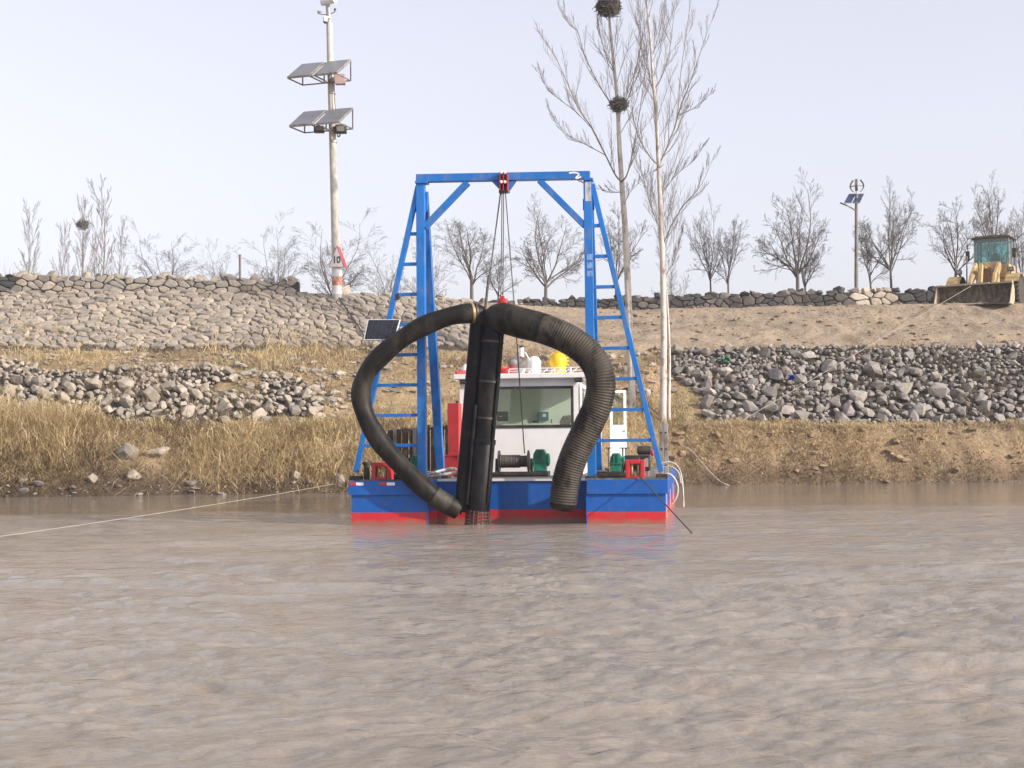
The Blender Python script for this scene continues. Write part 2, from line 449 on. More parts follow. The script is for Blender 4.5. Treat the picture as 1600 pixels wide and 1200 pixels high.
# cross-sections of the bank: water's edge, bank top, riprap foot, riprap top, upper slope foot, crest
_ST = [(-150, [(779,44.3),(655,46.6),(640,47.6),(566,51),(545,54),(458,58.2)]),
       (0,    [(778,44.4),(655,46.6),(640,47.6),(566,51),(545,54),(458,58.2)]),
       (250,  [(775,44.6),(674,46.8),(662,47.8),(578,51),(550,54),(457,58.2)]),
       (480,  [(772,45.2),(676,47.2),(662,48.2),(585,51),(545,54),(458,58.4)]),
       (700,  [(768,46.5),(665,48.2),(648,49.4),(600,51.5),(548,54.5),(467,58.8)]),
       (850,  [(764,47.8),(665,49.2),(650,50.5),(600,52),(550,55.5),(478,61)]),
       (1005, [(760,48.8),(668,50),(650,51.2),(590,53.4),(547,56),(484,62)]),
       (1060, [(758,49.4),(671,50.6),(657,51.8),(552,56.0),(544,57),(483,62)]),
       (1160, [(757,49.7),(669,50.8),(662,52),(548,56.3),(543,57),(480,62)]),
       (1300, [(756,50),(668,51.1),(661,52.5),(547,56.5),(543,57.2),(478,62)]),
       (1500, [(753,50.4),(668,51.4),(660,52.8),(546,56.5),(542,57.2),(474,62)]),
       (1750, [(752,50.6),(668,51.6),(659,53),(546,56.5),(541,57.2),(472,62)])]
_SX = []; _SY = []; _SZ = []
for px, prof in _ST:
    pts = [W(px, py, Y) for py, Y in prof]
    _SX.append(W(px, 600, 52).x)
    cz = pts[-1].z
    ys = [pts[0].y - 8, pts[0].y - 0.6] + [p.y for p in pts] + [pts[-1].y + 3.0, 90.0, 650.0]
    zs = [-2.5, -0.35, 0.0] + [p.z for p in pts[1:]] + [cz + 0.02, cz + 0.5, 10.0]
    _SY.append(ys); _SZ.append(zs)
_SX = np.array(_SX); _SY = np.array(_SY); _SZ = np.array(_SZ)
NB = _SY.shape[1]
# index: 0 bed, 1 shallows, 2 water's edge, 3 bank top, 4 riprap foot, 5 riprap top, 6 slope foot, 7 crest, 8, 9, 10

def brk(X):
    X = np.asarray(X, float)
    return (np.stack([np.interp(X, _SX, _SY[:, k]) for k in range(NB)]), np.stack([np.interp(X, _SX, _SZ[:, k]) for k in range(NB)]))

def terrain(X, Y, rough=True):
    """height and section coordinate t (2 = water's edge, 3 = bank top ...)"""
    X = np.asarray(X, float); Y = np.asarray(Y, float)
    yb, zb = brk(X)
    t = np.zeros_like(X + Y); z = np.zeros_like(t) + zb[0]
    for k in range(NB - 1):
        f = np.clip((Y - yb[k]) / (yb[k+1] - yb[k]), 0, 1)
        t = t + f; z = z + f * (zb[k+1] - zb[k])
    if rough:
        am = np.interp(t, [1, 2, 2.4, 3, 5, 6, 7, 8, 10], [0.05, 0.16, 0.46, 0.24, 0.18, 0.14, 0.07, 0.05, 0.05])
        am = am * np.where((X > 4.5) & (t > 6.2) & (t < 6.95), 1.7, 1.0)
        z = z + am * fbm(X, Y, 1.6, 5, 2) + am * 0.5 * fbm(X, Y, 0.35, 2, 9)
    return z, t

def on_section(X, t):
    yb, zb = brk(np.atleast_1d(np.asarray(X, float)))
    t = np.atleast_1d(np.asarray(t, float))
    k = np.clip(np.floor(t).astype(int), 0, NB - 2); f = t - k
    ii = np.arange(len(t))
    return yb[k, ii] + f * (yb[k+1, ii] - yb[k, ii])

XP = lambda px, Y=53.0: W(px, 600, Y).x

def right_riprap(X, t):
    edge = XP(1042) + (5.05 - t) * 1.5
    return (X > edge + 0.25 * np.sin(t * 9)) & (t > 3.86) & (t < 5.1)

def left_riprap(X, t):
    tt = 5.0 + 0.15 * np.sin(X * 0.9)
    a = (X < XP(395) - 0.8 * np.sin(t * 7)) & (t > 3.92) & (t < tt)
    b = (X > XP(425)) & (X < XP(520) - (t - 4.2) * 1.0) & (t > 4.15) & (t < 4.95)
    return a | b

def masonry_zone(X, t):
    return (X < XP(742, 57) + 0.3 * np.sin(t * 11)) & (t > 6.0) & (t < 7.0)

def sheet(name, xs, ys, zfun, mats, colfun=None, attr='soil'):
    X, Y = np.meshgrid(np.asarray(xs), np.asarray(ys))
    Z, t = zfun(X, Y)
    nx, ny = len(xs), len(ys)
    me = bpy.data.meshes.new(name)
    co = np.stack([X, Y, Z], -1).reshape(-1, 3)
    i = (np.arange(ny - 1)[:, None] * nx + np.arange(nx - 1)[None, :]).ravel()
    fc = np.stack([i, i + 1, i + nx + 1, i + nx], -1)
    fill(me, co, fc)
    me.materials.append(mats)
    if colfun is not None:
        c = colfun(X.ravel(), Y.ravel(), Z.ravel(), t.ravel())
        a = me.color_attributes.new(attr, 'FLOAT_COLOR', 'POINT')
        a.data.foreach_set('color', np.concatenate([c, np.ones((len(c), 1))], 1).astype(np.float32).ravel())
    return link(name, me)

def fill(me, co, fc, smooth=True):
    fc = np.asarray(fc)
    me.vertices.add(len(co)); me.vertices.foreach_set('co', np.asarray(co, np.float32).ravel())
    k = fc.shape[1]
    me.loops.add(fc.size); me.loops.foreach_set('vertex_index', fc.astype(np.int32).ravel())
    me.polygons.add(len(fc)); me.polygons.foreach_set('loop_start', np.arange(0, fc.size, k, dtype=np.int32))
    me.polygons.foreach_set('loop_total', np.full(len(fc), k, np.int32))
    if smooth: me.polygons.foreach_set('use_smooth', np.ones(len(fc), bool))
    me.update(calc_edges=True)

def soil_cols(X, Y, Z, t):
    n = X.size
    mud = np.array([0.095, 0.072, 0.052]); bank = np.array([0.30, 0.225, 0.145]); straw = np.array([0.36, 0.275, 0.165])  # mud darkened for the undercut's shade as well as wet soil
    earth = np.array([0.335, 0.272, 0.205]); gap = np.array([0.09, 0.08, 0.07]); mgap = np.array([0.09, 0.077, 0.064]); top = np.array([0.33, 0.275, 0.2])
    def L(keys, cols):
        return np.stack([np.interp(t, keys, [c[i] for c in cols]) for i in range(3)], -1)
    c = L([1.9, 2.12, 2.45, 3.1, 4.0, 5.2, 6.0, 7.0, 8.0], [mud, mud*1.2, bank, straw, straw, straw*0.9, straw*0.9, top, top])
    right = np.clip((X - XP(745, 56)) / 1.2, 0, 1)[:, None] * np.clip((t - 5.6) / 0.5, 0, 1)[:, None]
    c = c * (1 - right) + earth * right
    rb = np.clip((X - XP(1060)) / 2.0, 0, 1)[:, None] * (t < 4.2)[:, None]
    c = c * (1 - rb * 0.35) + np.array([0.32, 0.24, 0.16]) * rb * 0.35
    # bare cut earth behind the poplars
    cut = np.exp(-((X - XP(1010)) / 1.3)**2 - ((t - 4.75) / 0.35)**2)[:, None]
    c = c * (1 - cut * 0.8) + np.array([0.42, 0.30, 0.20]) * cut * 0.8
    c = np.where((right_riprap(X, t) | left_riprap(X, t))[:, None], gap, c)
    c = np.where(masonry_zone(X, t)[:, None], mgap, c)
    return c

def land_mat():
    m, nt, b = nodes_of('bank_soil')
    at = N(nt, 'ShaderNodeAttribute', _attribute_name='soil')
    ge = N(nt, 'ShaderNodeNewGeometry')
    n1 = N(nt, 'ShaderNodeTexNoise', Scale=0.8, Detail=8.0, Roughness=0.65)
    n2 = N(nt, 'ShaderNodeTexNoise', Scale=7.0, Detail=8.0, Roughness=0.7)
    for q in (n1, n2): nt.links.new(ge.outputs['Position'], q.inputs['Vector'])
    r1 = ramp(nt, [(0.3, (0.58, 0.55, 0.51)), (0.5, (1, 1, 1)), (0.72, (1.22, 1.14, 1.05))])
    r2 = ramp(nt, [(0.3, (0.62, 0.6, 0.58)), (0.5, (1, 1, 1)), (0.75, (1.2, 1.18, 1.12))])
    nt.links.new(n1.outputs['Fac'], r1.inputs['Fac']); nt.links.new(n2.outputs['Fac'], r2.inputs['Fac'])
    a = N(nt, 'ShaderNodeMixRGB', _blend_type='MULTIPLY'); a.inputs['Fac'].default_value = 1
    nt.links.new(at.outputs['Color'], a.inputs['Color1']); nt.links.new(r1.outputs['Color'], a.inputs['Color2'])
    c = N(nt, 'ShaderNodeMixRGB', _blend_type='MULTIPLY'); c.inputs['Fac'].default_value = 1
    nt.links.new(a.outputs['Color'], c.inputs['Color1']); nt.links.new(r2.outputs['Color'], c.inputs['Color2'])
    nt.links.new(c.outputs['Color'], b.inputs['Base Color'])
    b.inputs['Roughness'].default_value = 0.95; b.inputs['Specular IOR Level'].default_value = 0.15
    bp = N(nt, 'ShaderNodeBump', Strength=0.9, Distance=0.10)
    nt.links.new(n2.outputs['Fac'], bp.inputs['Height']); nt.links.new(bp.outputs[0], b.inputs['Normal'])
    return m
M['land'] = land_mat()

gx = np.concatenate([[-640, -300, -120, -60, -40, -32], np.arange(-28, 28.01, 0.14), [32, 40, 60, 120, 300, 640]])
gy = np.concatenate([[30, 38], np.arange(42.5, 66.5, 0.12), [68, 70, 74, 80, 88, 90, 100, 130, 180, 300, 640]])
ground = sheet('ground', gx, gy, terrain, M['land'], soil_cols)
tag(ground, kind='structure')

# ------------------------------------------------------------------ water
def water_mat():
    m, nt, b = nodes_of('muddy_water')
    ge = N(nt, 'ShaderNodeNewGeometry')
    mp = N(nt, 'ShaderNodeMapping'); mp.inputs['Scale'].default_value = (0.38, 1.0, 1.0)
    nt.links.new(ge.outputs['Position'], mp.inputs['Vector'])
    n0 = N(nt, 'ShaderNodeTexNoise', Scale=0.30, Detail=5.0)
    nt.links.new(mp.outputs[0], n0.inputs['Vector'])
    rp = ramp(nt, [(0.3, (0.242, 0.206, 0.164)), (0.7, (0.300, 0.260, 0.212))])
    nt.links.new(n0.outputs['Fac'], rp.inputs['Fac'])
    nt.links.new(rp.outputs['Color'], b.inputs['Base Color'])
    b.inputs['Roughness'].default_value = 0.045
    b.inputs['IOR'].default_value = 1.40
    n1 = N(nt, 'ShaderNodeTexNoise', Scale=15.0, Detail=6.0, Roughness=0.66)
    n2 = N(nt, 'ShaderNodeTexNoise', Scale=4.6, Detail=4.0, Roughness=0.55, Distortion=0.6)
    nt.links.new(mp.outputs[0], n1.inputs['Vector']); nt.links.new(mp.outputs[0], n2.inputs['Vector'])
    # the reach under the far bank is sheltered and smoother
    sp = N(nt, 'ShaderNodeSeparateXYZ'); nt.links.new(ge.outputs['Position'], sp.inputs[0])
    mr = N(nt, 'ShaderNodeMapRange'); mr.inputs['From Min'].default_value = 28; mr.inputs['From Max'].default_value = 35
    mr.inputs['To Min'].default_value = 1.0; mr.inputs['To Max'].default_value = 0.13
    nt.links.new(sp.outputs['Y'], mr.inputs['Value'])
    ad = N(nt, 'ShaderNodeMath', _operation='MULTIPLY_ADD'); ad.inputs[1].default_value = 1.6
    nt.links.new(n2.outputs['Fac'], ad.inputs[0]); nt.links.new(n1.outputs['Fac'], ad.inputs[2])
    mu = N(nt, 'ShaderNodeMath', _operation='MULTIPLY')
    nt.links.new(ad.outputs[0], mu.inputs[0]); nt.links.new(mr.outputs[0], mu.inputs[1])
    bp = N(nt, 'ShaderNodeBump', Strength=1.0, Distance=0.028)
    nt.links.new(mu.outputs[0], bp.inputs['Height']); nt.links.new(bp.outputs[0], b.inputs['Normal'])
    return m
M['water'] = water_mat()

def waves(X, Y):
    r = np.random.default_rng(21)
    Z = np.zeros_like(X); SX = np.zeros_like(X); SY = np.zeros_like(X)
    calm = np.interp(Y, [27, 35, 44], [1.0, 0.22, 0.07])
    wx = X + 0.5 * fbm(X, Y, 2.5, 3, 4); wy = Y + 0.6 * fbm(X, Y, 3.0, 3, 7)
    patch = 0.75 + 0.9 * np.clip(fbm(X, Y * 1.3, 5.0, 3, 15) + 0.35, 0, 1)
    step = np.maximum(Y, 5)**2 * 4.2e-4
    for k in range(76):
        lam = 0.20 * (3.2 / 0.20)**(r.random()**1.25)
        th = R(86) + r.normal() * R(20 + 20 * (lam < 0.8))
        amp = 0.0034 * lam**0.80 * (0.66 if lam > 1.1 else 1.0) * (0.6 + 0.8 * r.random())
        kx, ky = math.cos(th) * 2*math.pi/lam, math.sin(th) * 2*math.pi/lam
        ph = r.random() * 6.283
        fade = np.clip((lam / np.maximum(step, 1e-3) - 1.5) / 2.5, 0, 1)
        a = wx*kx + wy*ky + ph
        Z += amp * fade * (np.sin(a) + 0.28 * np.sin(2*a + 1.2))
    return Z * calm * patch, np.zeros_like(X)

wy = [-60, -25, -8, -2, 1, 3, 4.2]
y = 5.0
while y < 52.5:
    wy.append(y); y += max(0.018, y*y * 0.00032)
wy = np.array(wy)
wu = np.concatenate([[-60, -14, -4, -1.8], np.linspace(-1.25, 1.25, 540), [1.8, 4, 14, 60]])
U, Yw = np.meshgrid(wu, wy)
Xw = np.clip(U * (0.375 * np.maximum(Yw, 0) + 3.0), -630, 630)
Zw, _ = waves(Xw, Yw)
me = bpy.data.meshes.new('river_water')
nx = len(wu); i = (np.arange(len(wy) - 1)[:, None] * nx + np.arange(nx - 1)[None, :]).ravel()
fill(me, np.stack([Xw, Yw, Zw], -1).reshape(-1, 3), np.stack([i, i + 1, i + nx + 1, i + nx], -1))
me.materials.append(M['water'])
tag(link('river_water', me), kind='structure')

# ------------------------------------------------------------------ fitted stones (walls and pitched slope)
def voronoi(w, h, cell, aniso=1.0, ang=0.0, jit=0.42, seed=0, drop=0.0):
    """irregular cells filling a w x h strip; aniso > 1 stretches them along direction ang(x)"""
    r = np.random.default_rng(seed)
    cw = cell * math.sqrt(aniso); ch = cell / math.sqrt(aniso)
    pts = []
    for j in range(-1, int(h / ch) + 2):
        for i in range(-1, int(w / cw) + 2):
            if r.random() < drop: continue
            pts.append(((i + 0.5 + (j % 2) * 0.5 + r.uniform(-jit, jit)) * cw, (j + 0.5 + r.uniform(-jit, jit)) * ch))
    P = np.array(pts); out = []
    for a in range(len(P)):
        x, y = P[a]
        if not (0 <= x <= w and 0 <= y <= h): continue
        th = ang(x) if callable(ang) else ang
        ca, sa = math.cos(th), math.sin(th)
        d = P - P[a]
        e = np.stack([(d[:, 0]*ca + d[:, 1]*sa) / aniso, -d[:, 0]*sa + d[:, 1]*ca], 1)
        nb = np.argsort((e**2).sum(1))[1:26]
        S = 4 * cell
        poly = [(-S, -S), (S, -S), (S, S), (-S, S)]
        for b in nb:
            nx_, ny_ = e[b]; c = (nx_**2 + ny_**2) / 2
            q = []
            for k in range(len(poly)):
                p0 = poly[k]; p1 = poly[(k+1) % len(poly)]
                s0 = p0[0]*nx_ + p0[1]*ny_ - c; s1 = p1[0]*nx_ + p1[1]*ny_ - c
                if s0 <= 0: q.append(p0)
                if (s0 < 0) != (s1 < 0):
                    f = s0 / (s0 - s1); q.append((p0[0] + f*(p1[0]-p0[0]), p0[1] + f*(p1[1]-p0[1])))
            poly = q
            if len(poly) < 3: break
        if len(poly) < 3: continue
        pl = [(x + px_*aniso*ca - py_*sa, y + px_*aniso*sa + py_*ca) for px_, py_ in poly]
        pl = [(min(max(p[0], 0), w), min(max(p[1], -0.03), h + 0.03)) for p in pl]
        out.append(((x, y), pl))
    return out

def stone_from(poly, place, hgt, r, inset=0.93, depth=0.12):
    """a stone filling a cell: buried ring, shoulder ring, crowned face"""
    c = np.mean(poly, 0)
    q = []
    n = len(poly)
    for k in range(n):                          # knock the corners off
        a = np.array(poly[k]); b = np.array(poly[(k+1) % n])
        if np.linalg.norm(b - a) < 0.05: q.append((a + b) / 2); continue
        q.append(a*0.80 + b*0.20); q.append(a*0.20 + b*0.80)
    q = np.array(q); n = len(q)
    v = []; f = []
    tx, ty = r.uniform(-0.35, 0.35, 2)
    for ins, z in ((inset, -depth), (inset*0.99, hgt*0.45), (inset*0.80, hgt)):
        for p in q:
            g = ins * (1 + r.uniform(-0.05, 0.03))
            d = (p - c)
            zz = z + (hgt * (tx*d[0] + ty*d[1]) * 1.4 + r.uniform(-0.12, 0.12) * hgt if z > 0 else 0)
            v.append(place(c[0] + d[0]*g, c[1] + d[1]*g, zz))
    v.append(place(c[0], c[1], hgt * r.uniform(1.0, 1.25)))
    for k in range(n):
        k2 = (k+1) % n
        f += [(k, k2, n+k2, n+k), (n+k, n+k2, 2*n+k2, 2*n+k), (2*n+k, 2*n+k2, 3*n)]
    return v, f

def lay_stones(cells, place, parent, matfun, name, hr, seed, keep=300, score=None, inset=0.93, depth=0.12):
    r = np.random.default_rng(seed)
    made = []
    for (x, y), pl in cells:
        A = 0.5 * abs(sum(pl[k][0]*pl[(k+1) % len(pl)][1] - pl[(k+1) % len(pl)][0]*pl[k][1] for k in range(len(pl))))
        if A < 0.012: continue
        h = r.uniform(*hr)
        made.append((A * (score(x, y) if score else 1.0), matfun(x, y), stone_from(pl, place, h, r, inset, depth)))
    made.sort(key=lambda q: -q[0])
    for s, m, (v, f) in made[:keep]:
        b = MB(); b.add(v, f)
        link(name, b.mesh(name, m), parent)
    if len(made) > keep:
        b = MB(); ms = list(dict.fromkeys(m for _, m, _ in made[keep:]))
        for s, m, (v, f) in made[keep:]:
            b.mi = ms.index(m); b.add(v, f)
        tag(link(name + '_fill', b.mesh(name + '_fill', ms), parent), kind='stuff')
    return len(made)

# pitched stone slope on the left: a sheet of fitted stones following the ground between its foot and the crest
revet = empty('stone_pitching', (0, 0, 0))
tag(revet, kind='structure')
RX0, RX1 = -27.0, XP(742, 57)
RL = 5.0
def rev_place(u, v, h):
    X = RX0 + u
    t = 6.0 + v / RL
    Y = float(on_section(X, t)[0]); z, _ = terrain(np.array([X]), np.array([Y]))
    return (X, Y - 0.52 * h, float(z[0]) + 0.85 * h)
cells = voronoi(RX1 - RX0, RL, 0.285, 1.5, lambda u: R(8) if RX0 + u < XP(400, 57) else R(-32), 0.48, 5, 0.30)
def rev_edge(u, v):     # the slope thins out into grass along its foot
    return v > 0.16 + 0.5 * float(np.clip(fbm(RX0 + u, 0.0, 1.6, 3, 31) + 0.1, 0, 1)) + 0.3 * max(0.0, (RX0 + u - XP(600, 55)) / 4)
cells = [c for c in cells if rev_edge(*c[0])]
lay_stones(cells, rev_place, revet, lambda x, y: M['masonry'], 'stone', (0.05, 0.16), 8,
           score=lambda x, y: 1.0 if (XP(-8, 57) < RX0 + x) else 0.05, inset=0.95)

def dry_wall(name, label, p0, p1, base, top, thick, cell, aniso, matfun, seed, hr=(0.03, 0.09), capstones=True):
    """dry stone wall from p0 to p1 (x, y); base(u), top(u) give heights"""
    p0 = Vector((p0[0], p0[1], 0)); p1 = Vector((p1[0], p1[1], 0))
    L = (p1 - p0).length; d = (p1 - p0) / L; nrm = Vector((d.y, -d.x, 0))
    root = empty(name, (p0.x, p0.y, 0)); tag(root, label, 'stone wall')
    core = MB(); n = max(2, int(L / 1.0))
    for k in range(n):
        u0, u1 = L*k/n, L*(k+1)/n
        b0, b1 = base((u0+u1)/2) - 0.3, top((u0+u1)/2) - 0.10
        q = [d*u0, d*u1, d*u1 - nrm*thick, d*u0 - nrm*thick]
        core.prism([(v.x, v.y, b0) for v in q], (0, 0, b1 - b0))
    core.build('core', M['gap'], root)
    H = max(top(u) - base(u) for u in np.linspace(0, L, 30)) + 0.25
    def place(u, v, h):
        f = v / H
        z = base(u) - 0.15 + (top(u) - base(u) + 0.15) * f
        p = d*u + nrm*(h + 0.005)
        return (p.x, p.y, z)
    cl = voronoi(L, H, cell * 0.82, aniso, 0.0, 0.44, seed, 0.30)
    lay_stones(cl, place, root, matfun, 'stone', hr, seed + 1, inset=0.94)
    if capstones:                                # loose uneven coping along the top
        r = np.random.default_rng(seed + 2); u = 0.2
        while u < L:
            w = r.uniform(0.35, 0.8) * cell * 1.6
            b = MB(); hh = r.uniform(0.12, 0.26)
            rock_into(b, (d*u - nrm*(thick*0.35) + Vector((0, 0, top(u) - 0.05 + hh*0.25))), (w*0.62, thick*0.62, hh), r)
            link('coping_stone', b.mesh('coping_stone', matfun(u, 9)), root)
            u += w * r.uniform(0.95, 1.5)
    return root

def rock_shape(r, n=18):
    """angular boulder: hull of random points on a squashed ball"""
    bm = bmesh.new()
    for k in range(n):
        p = Vector(r.normal(size=3)).normalized() * r.uniform(0.82, 1.08)
        bm.verts.new((p.x, p.y, p.z))
    h = bmesh.ops.convex_hull(bm, input=bm.verts)
    bmesh.ops.delete(bm, geom=list({g for g in h['geom_interior'] + h['geom_unused'] if isinstance(g, bmesh.types.BMVert)}), context='VERTS')
    bm.verts.index_update()
    v = [x.co.copy() for x in bm.verts]; f = [tuple(q.index for q in x.verts) for x in bm.faces]
    bm.free()
    return v, f

def rock_into(b, c, size, r):
    v, f = rock_shape(r, 16)
    rot = Matrix.Rotation(r.uniform(0, 6.28), 3, 'Z')
    b.add([Vector(c) + rot.inverted() @ Vector(((rot @ p).x*size[0], (rot @ p).y*size[1], (rot @ p).z*size[2])) for p in v], f)

M['gap'] = paint('wall_joint_dark', (0.05, 0.047, 0.043), 0.95)
lw0 = W(-70, 458, 58.7); lw1 = W(466, 458, 58.7)
LWL = (Vector(lw1.xy) - Vector(lw0.xy)).length
lbase = lambda u: W(-70 + 536*u/LWL, 459, 58.7).z
ltop = lambda u: W(-70 + 536*u/LWL, 428 + 11*u/LWL, 58.7).z + 0.05*math.sin(u*2.3) + 0.04*math.sin(u*5.1)
dry_wall('stone_wall', 'long low wall of warm grey stones on top of the pitched slope', lw0.xy, lw1.xy, lbase, ltop, 0.5, 0.40, 1.35,
         lambda x, y: M['wall_stone'] if x > 2.4 else M['dark_stone'], 41)  # dark stones at the left end paint in the turned corner's shade
rw0 = W(748, 480, 64.4); rw1 = W(1470, 476, 64.4)
RWL = (Vector(rw1.xy) - Vector(rw0.xy)).length
rbase = lambda u: 7.25
_rp = [(748, 474), (860, 470), (1000, 465), (1160, 461), (1300, 455), (1400, 453), (1640, 452)]
rtop = lambda u: W(748 + 722*u/RWL, float(np.interp(748 + 722*u/RWL, [a for a, _ in _rp], [b for _, b in _rp])), 64.4).z + 0.04*math.sin(u*3.1)
def rmat(x, y):
    px = 748 + 722*x/RWL
    return M['light_stone'] if 1336 < px < 1396 else M['dark_stone']
dry_wall('stone_wall', 'dark stone wall along the top of the bare earth slope', rw0.xy, rw1.xy, rbase, rtop, 0.6, 0.42, 1.3, rmat, 57)

# ------------------------------------------------------------------ riprap: loose boulders covering the lower slopes
ROCKS = []
for k in range(16):
    r = np.random.default_rng(900 + k)
    v, f = rock_shape(r, int(r.integers(14, 24)))
    s = (1.0, r.uniform(0.6, 0.95), r.uniform(0.45, 0.8))
    ROCKS.append(([Vector((p.x*s[0], p.y*s[1], p.z*s[2])) for p in v], f))

def riprap(name, x0, x1, inside, mat, nbig, seed, sizes, fill_n, keep=300):
    r = np.random.default_rng(seed)
    root = tag(empty(name), kind='structure')
    meshes = []
    for v, f in ROCKS:
        b = MB(); b.add(v, f); meshes.append(b.mesh('boulder', mat))
    placed = []
    cellmap = {}
    tries = 0
    while len(placed) < nbig and tries < nbig * 60:
        tries += 1
        X = r.uniform(x0, x1); t = r.uniform(3.8, 5.15)
        if not inside(np.array([X]), np.array([t]))[0]: continue
        g = tries / (nbig * 60)
        s = (sizes[0] + (sizes[1] - sizes[0]) * r.random()**1.5) * (1.0 - 0.45 * g)
        Y = float(on_section(X, t)[0]); z = float(terrain(np.array([X]), np.array([Y]))[0][0])
        if t > 4.7: s *= 0.62
        key = (int(X), int(Y)); ok = True
        for i in (-1, 0, 1):
            for j in (-1, 0, 1):
                for (a, b_, c, s2) in cellmap.get((key[0]+i, key[1]+j), ()):
                    if (a-X)**2 + (b_-Y)**2 + (c-z)**2 < (0.74*(s+s2))**2: ok = False
        if not ok: continue
        cellmap.setdefault(key, []).append((X, Y, z, s)); placed.append((X, Y, z, s))
    placed.sort(key=lambda q: -(q[3] if XP(-10) < q[0] < XP(1610) else 0))
    small = MB()
    def mat_of(X, Y, z, s, lift):
        q = Matrix.Rotation(r.uniform(0, 6.28), 4, 'Z') @ Matrix.Rotation(r.normal()*0.5 + 0.25, 4, 'X') @ Matrix.Rotation(r.normal()*0.5, 4, 'Y')
        return Matrix.Translation((X, Y - 0.25*s, z + lift*s)) @ q @ Matrix.Diagonal((s, s*r.uniform(0.8, 1.1), s*r.uniform(0.8, 1.1), 1))
    for k, (X, Y, z, s) in enumerate(placed):
        mm = mat_of(X, Y, z, s, 0.30 + 0.25 * r.random())
        if k < keep:
            o = link('boulder', meshes[int(r.integers(len(meshes)))], root); o.matrix_local = mm
        else:
            v, f = ROCKS[int(r.integers(len(ROCKS)))]; small.add([mm @ p for p in v], f)
    n = 0
    while n < fill_n:
        X = r.uniform(x0, x1); t = r.uniform(3.8, 5.15)
        if not inside(np.array([X]), np.array([t]))[0]: continue
        Y = float(on_section(X, t)[0]); z = float(terrain(np.array([X]), np.array([Y]))[0][0])
        mm = mat_of(X, Y, z, r.uniform(0.07, 0.17), r.uniform(0.1, 1.2))
        v, f = ROCKS[int(r.integers(len(ROCKS)))]; small.add([mm @ p for p in v], f); n += 1
    tag(link('small_stones', small.mesh('small_stones', mat), root), kind='stuff')
    return root
riprap('riprap_slope', XP(1040), 27.0, right_riprap, M['riprap'], 1150, 71, (0.15, 0.50), 900)
riprap('riprap_slope', -26.0, XP(525), left_riprap, M['riprap_warm'], 700, 72, (0.14, 0.40), 500)
# ------------------------------------------------------------------ loose single rocks
def lone_rock(px, py, Y, size, mat, label, seed):
    p = W(px, py, Y); z = float(terrain(np.array([p.x]), np.array([p.y]))[0][0])
    r = np.random.default_rng(seed); v, f = rock_shape(r, 17)
    b = MB(); b.add([(q.x*size[0], q.y*size[1], q.z*size[2]) for q in v], f)
    o = link('boulder', b.mesh('boulder', mat)); o.location = (p.x, p.y, max(z, 0) + size[2]*0.35); o.rotation_euler = (0.2, 0.1, r.uniform(0, 6))
    return tag(o, label, 'boulder')
def bank_at(px, t):
    X = XP(px, 47); Y = float(on_section(X, t)[0]); X = W(px, 600, Y).x
    return float(on_section(X, t)[0])
lone_rock(199, 722, bank_at(199, 2.55), (0.46, 0.36, 0.32), M['riprap_warm'], 'pale brown block half out of the grassy left bank', 1)
lone_rock(247, 714, bank_at(247, 2.62), (0.55, 0.3, 0.2), M['riprap_warm'], 'flat slab lying in the dry grass right of the pale brown block', 2)
lone_rock(208, 768, bank_at(208, 2.22), (0.30, 0.25, 0.22), M['riprap_warm'], 'biggest grey rock at the waterline under the left bank', 3)
lone_rock(146, 772, bank_at(146, 2.2), (0.24, 0.2, 0.18), M['riprap_warm'], 'small pale rock at the waterline, leftmost of those along the left bank', 4)
lone_rock(462, 768, bank_at(462, 2.2), (0.24, 0.2, 0.2), M['riprap_warm'], 'grey rock at the waterline, second left of the barge', 5)
lone_rock(530, 766, bank_at(530, 2.2), (0.28, 0.2, 0.22), M['riprap_warm'], 'grey rock at the waterline close against the left of the barge', 6)
lone_rock(1002, 617, 52.6, (0.28, 0.2, 0.18), M['riprap_warm'], 'lone pale boulder in the cut earth between the two big poplars', 7)
lone_rock(541, 452, 58.6, (0.28, 0.25, 0.36), M['wall_stone'], 'upright pale stone standing against the foot of the banded pole', 9)

# ------------------------------------------------------------------ rubble and clods strewn on bare ground
def rubble(name, n, xr, tr, mask, size, mat, seed, flat=0.6):
    r = np.random.default_rng(seed); b = MB(); k = 0
    while k < n:
        X = r.uniform(*xr); t = r.uniform(*tr)
        if not mask(np.array([X]), np.array([t]))[0]: continue
        k += 1
        Y = float(on_section(X, t)[0]); z = float(terrain(np.array([X]), np.array([Y]))[0][0]); s = size[0] + (size[1] - size[0])*r.random()**3
        q = Matrix.Translation((X, Y, z + 0.2*s)) @ Matrix.Rotation(r.uniform(0, 6.28), 4, 'Z') @ Matrix.Rotation(r.normal()*0.4, 4, 'X') @ Matrix.Diagonal((s, s*r.uniform(0.7, 1), s*flat*r.uniform(0.7, 1.3), 1))
        v, f = ROCKS[int(r.integers(len(ROCKS)))]; b.add([q @ p for p in v], f)
    return tag(link(name, b.mesh(name, mat)), kind='stuff')
M['clod'] = stone_mat('earth_clod', [(0.20,0.15,0.11),(0.31,0.24,0.18),(0.26,0.19,0.14),(0.36,0.28,0.21)], patina=(0.18,0.13,0.1))
M['bank_clod'] = stone_mat('bank_clod', [(0.20,0.145,0.095),(0.30,0.225,0.15),(0.25,0.18,0.12),(0.36,0.275,0.19)], patina=(0.10,0.07,0.05))
rubble('earth_clods', 900, (XP(770, 58), 26.0), (5.7, 7.15), lambda X, t: ~right_riprap(X, t), (0.03, 0.17), M['clod'], 61, 0.5)
rubble('stone_rubble', 800, (-25.0, XP(760, 55)), (4.6, 6.2), lambda X, t: ~left_riprap(X, t), (0.05, 0.22), M['riprap_warm'], 62, 0.6)
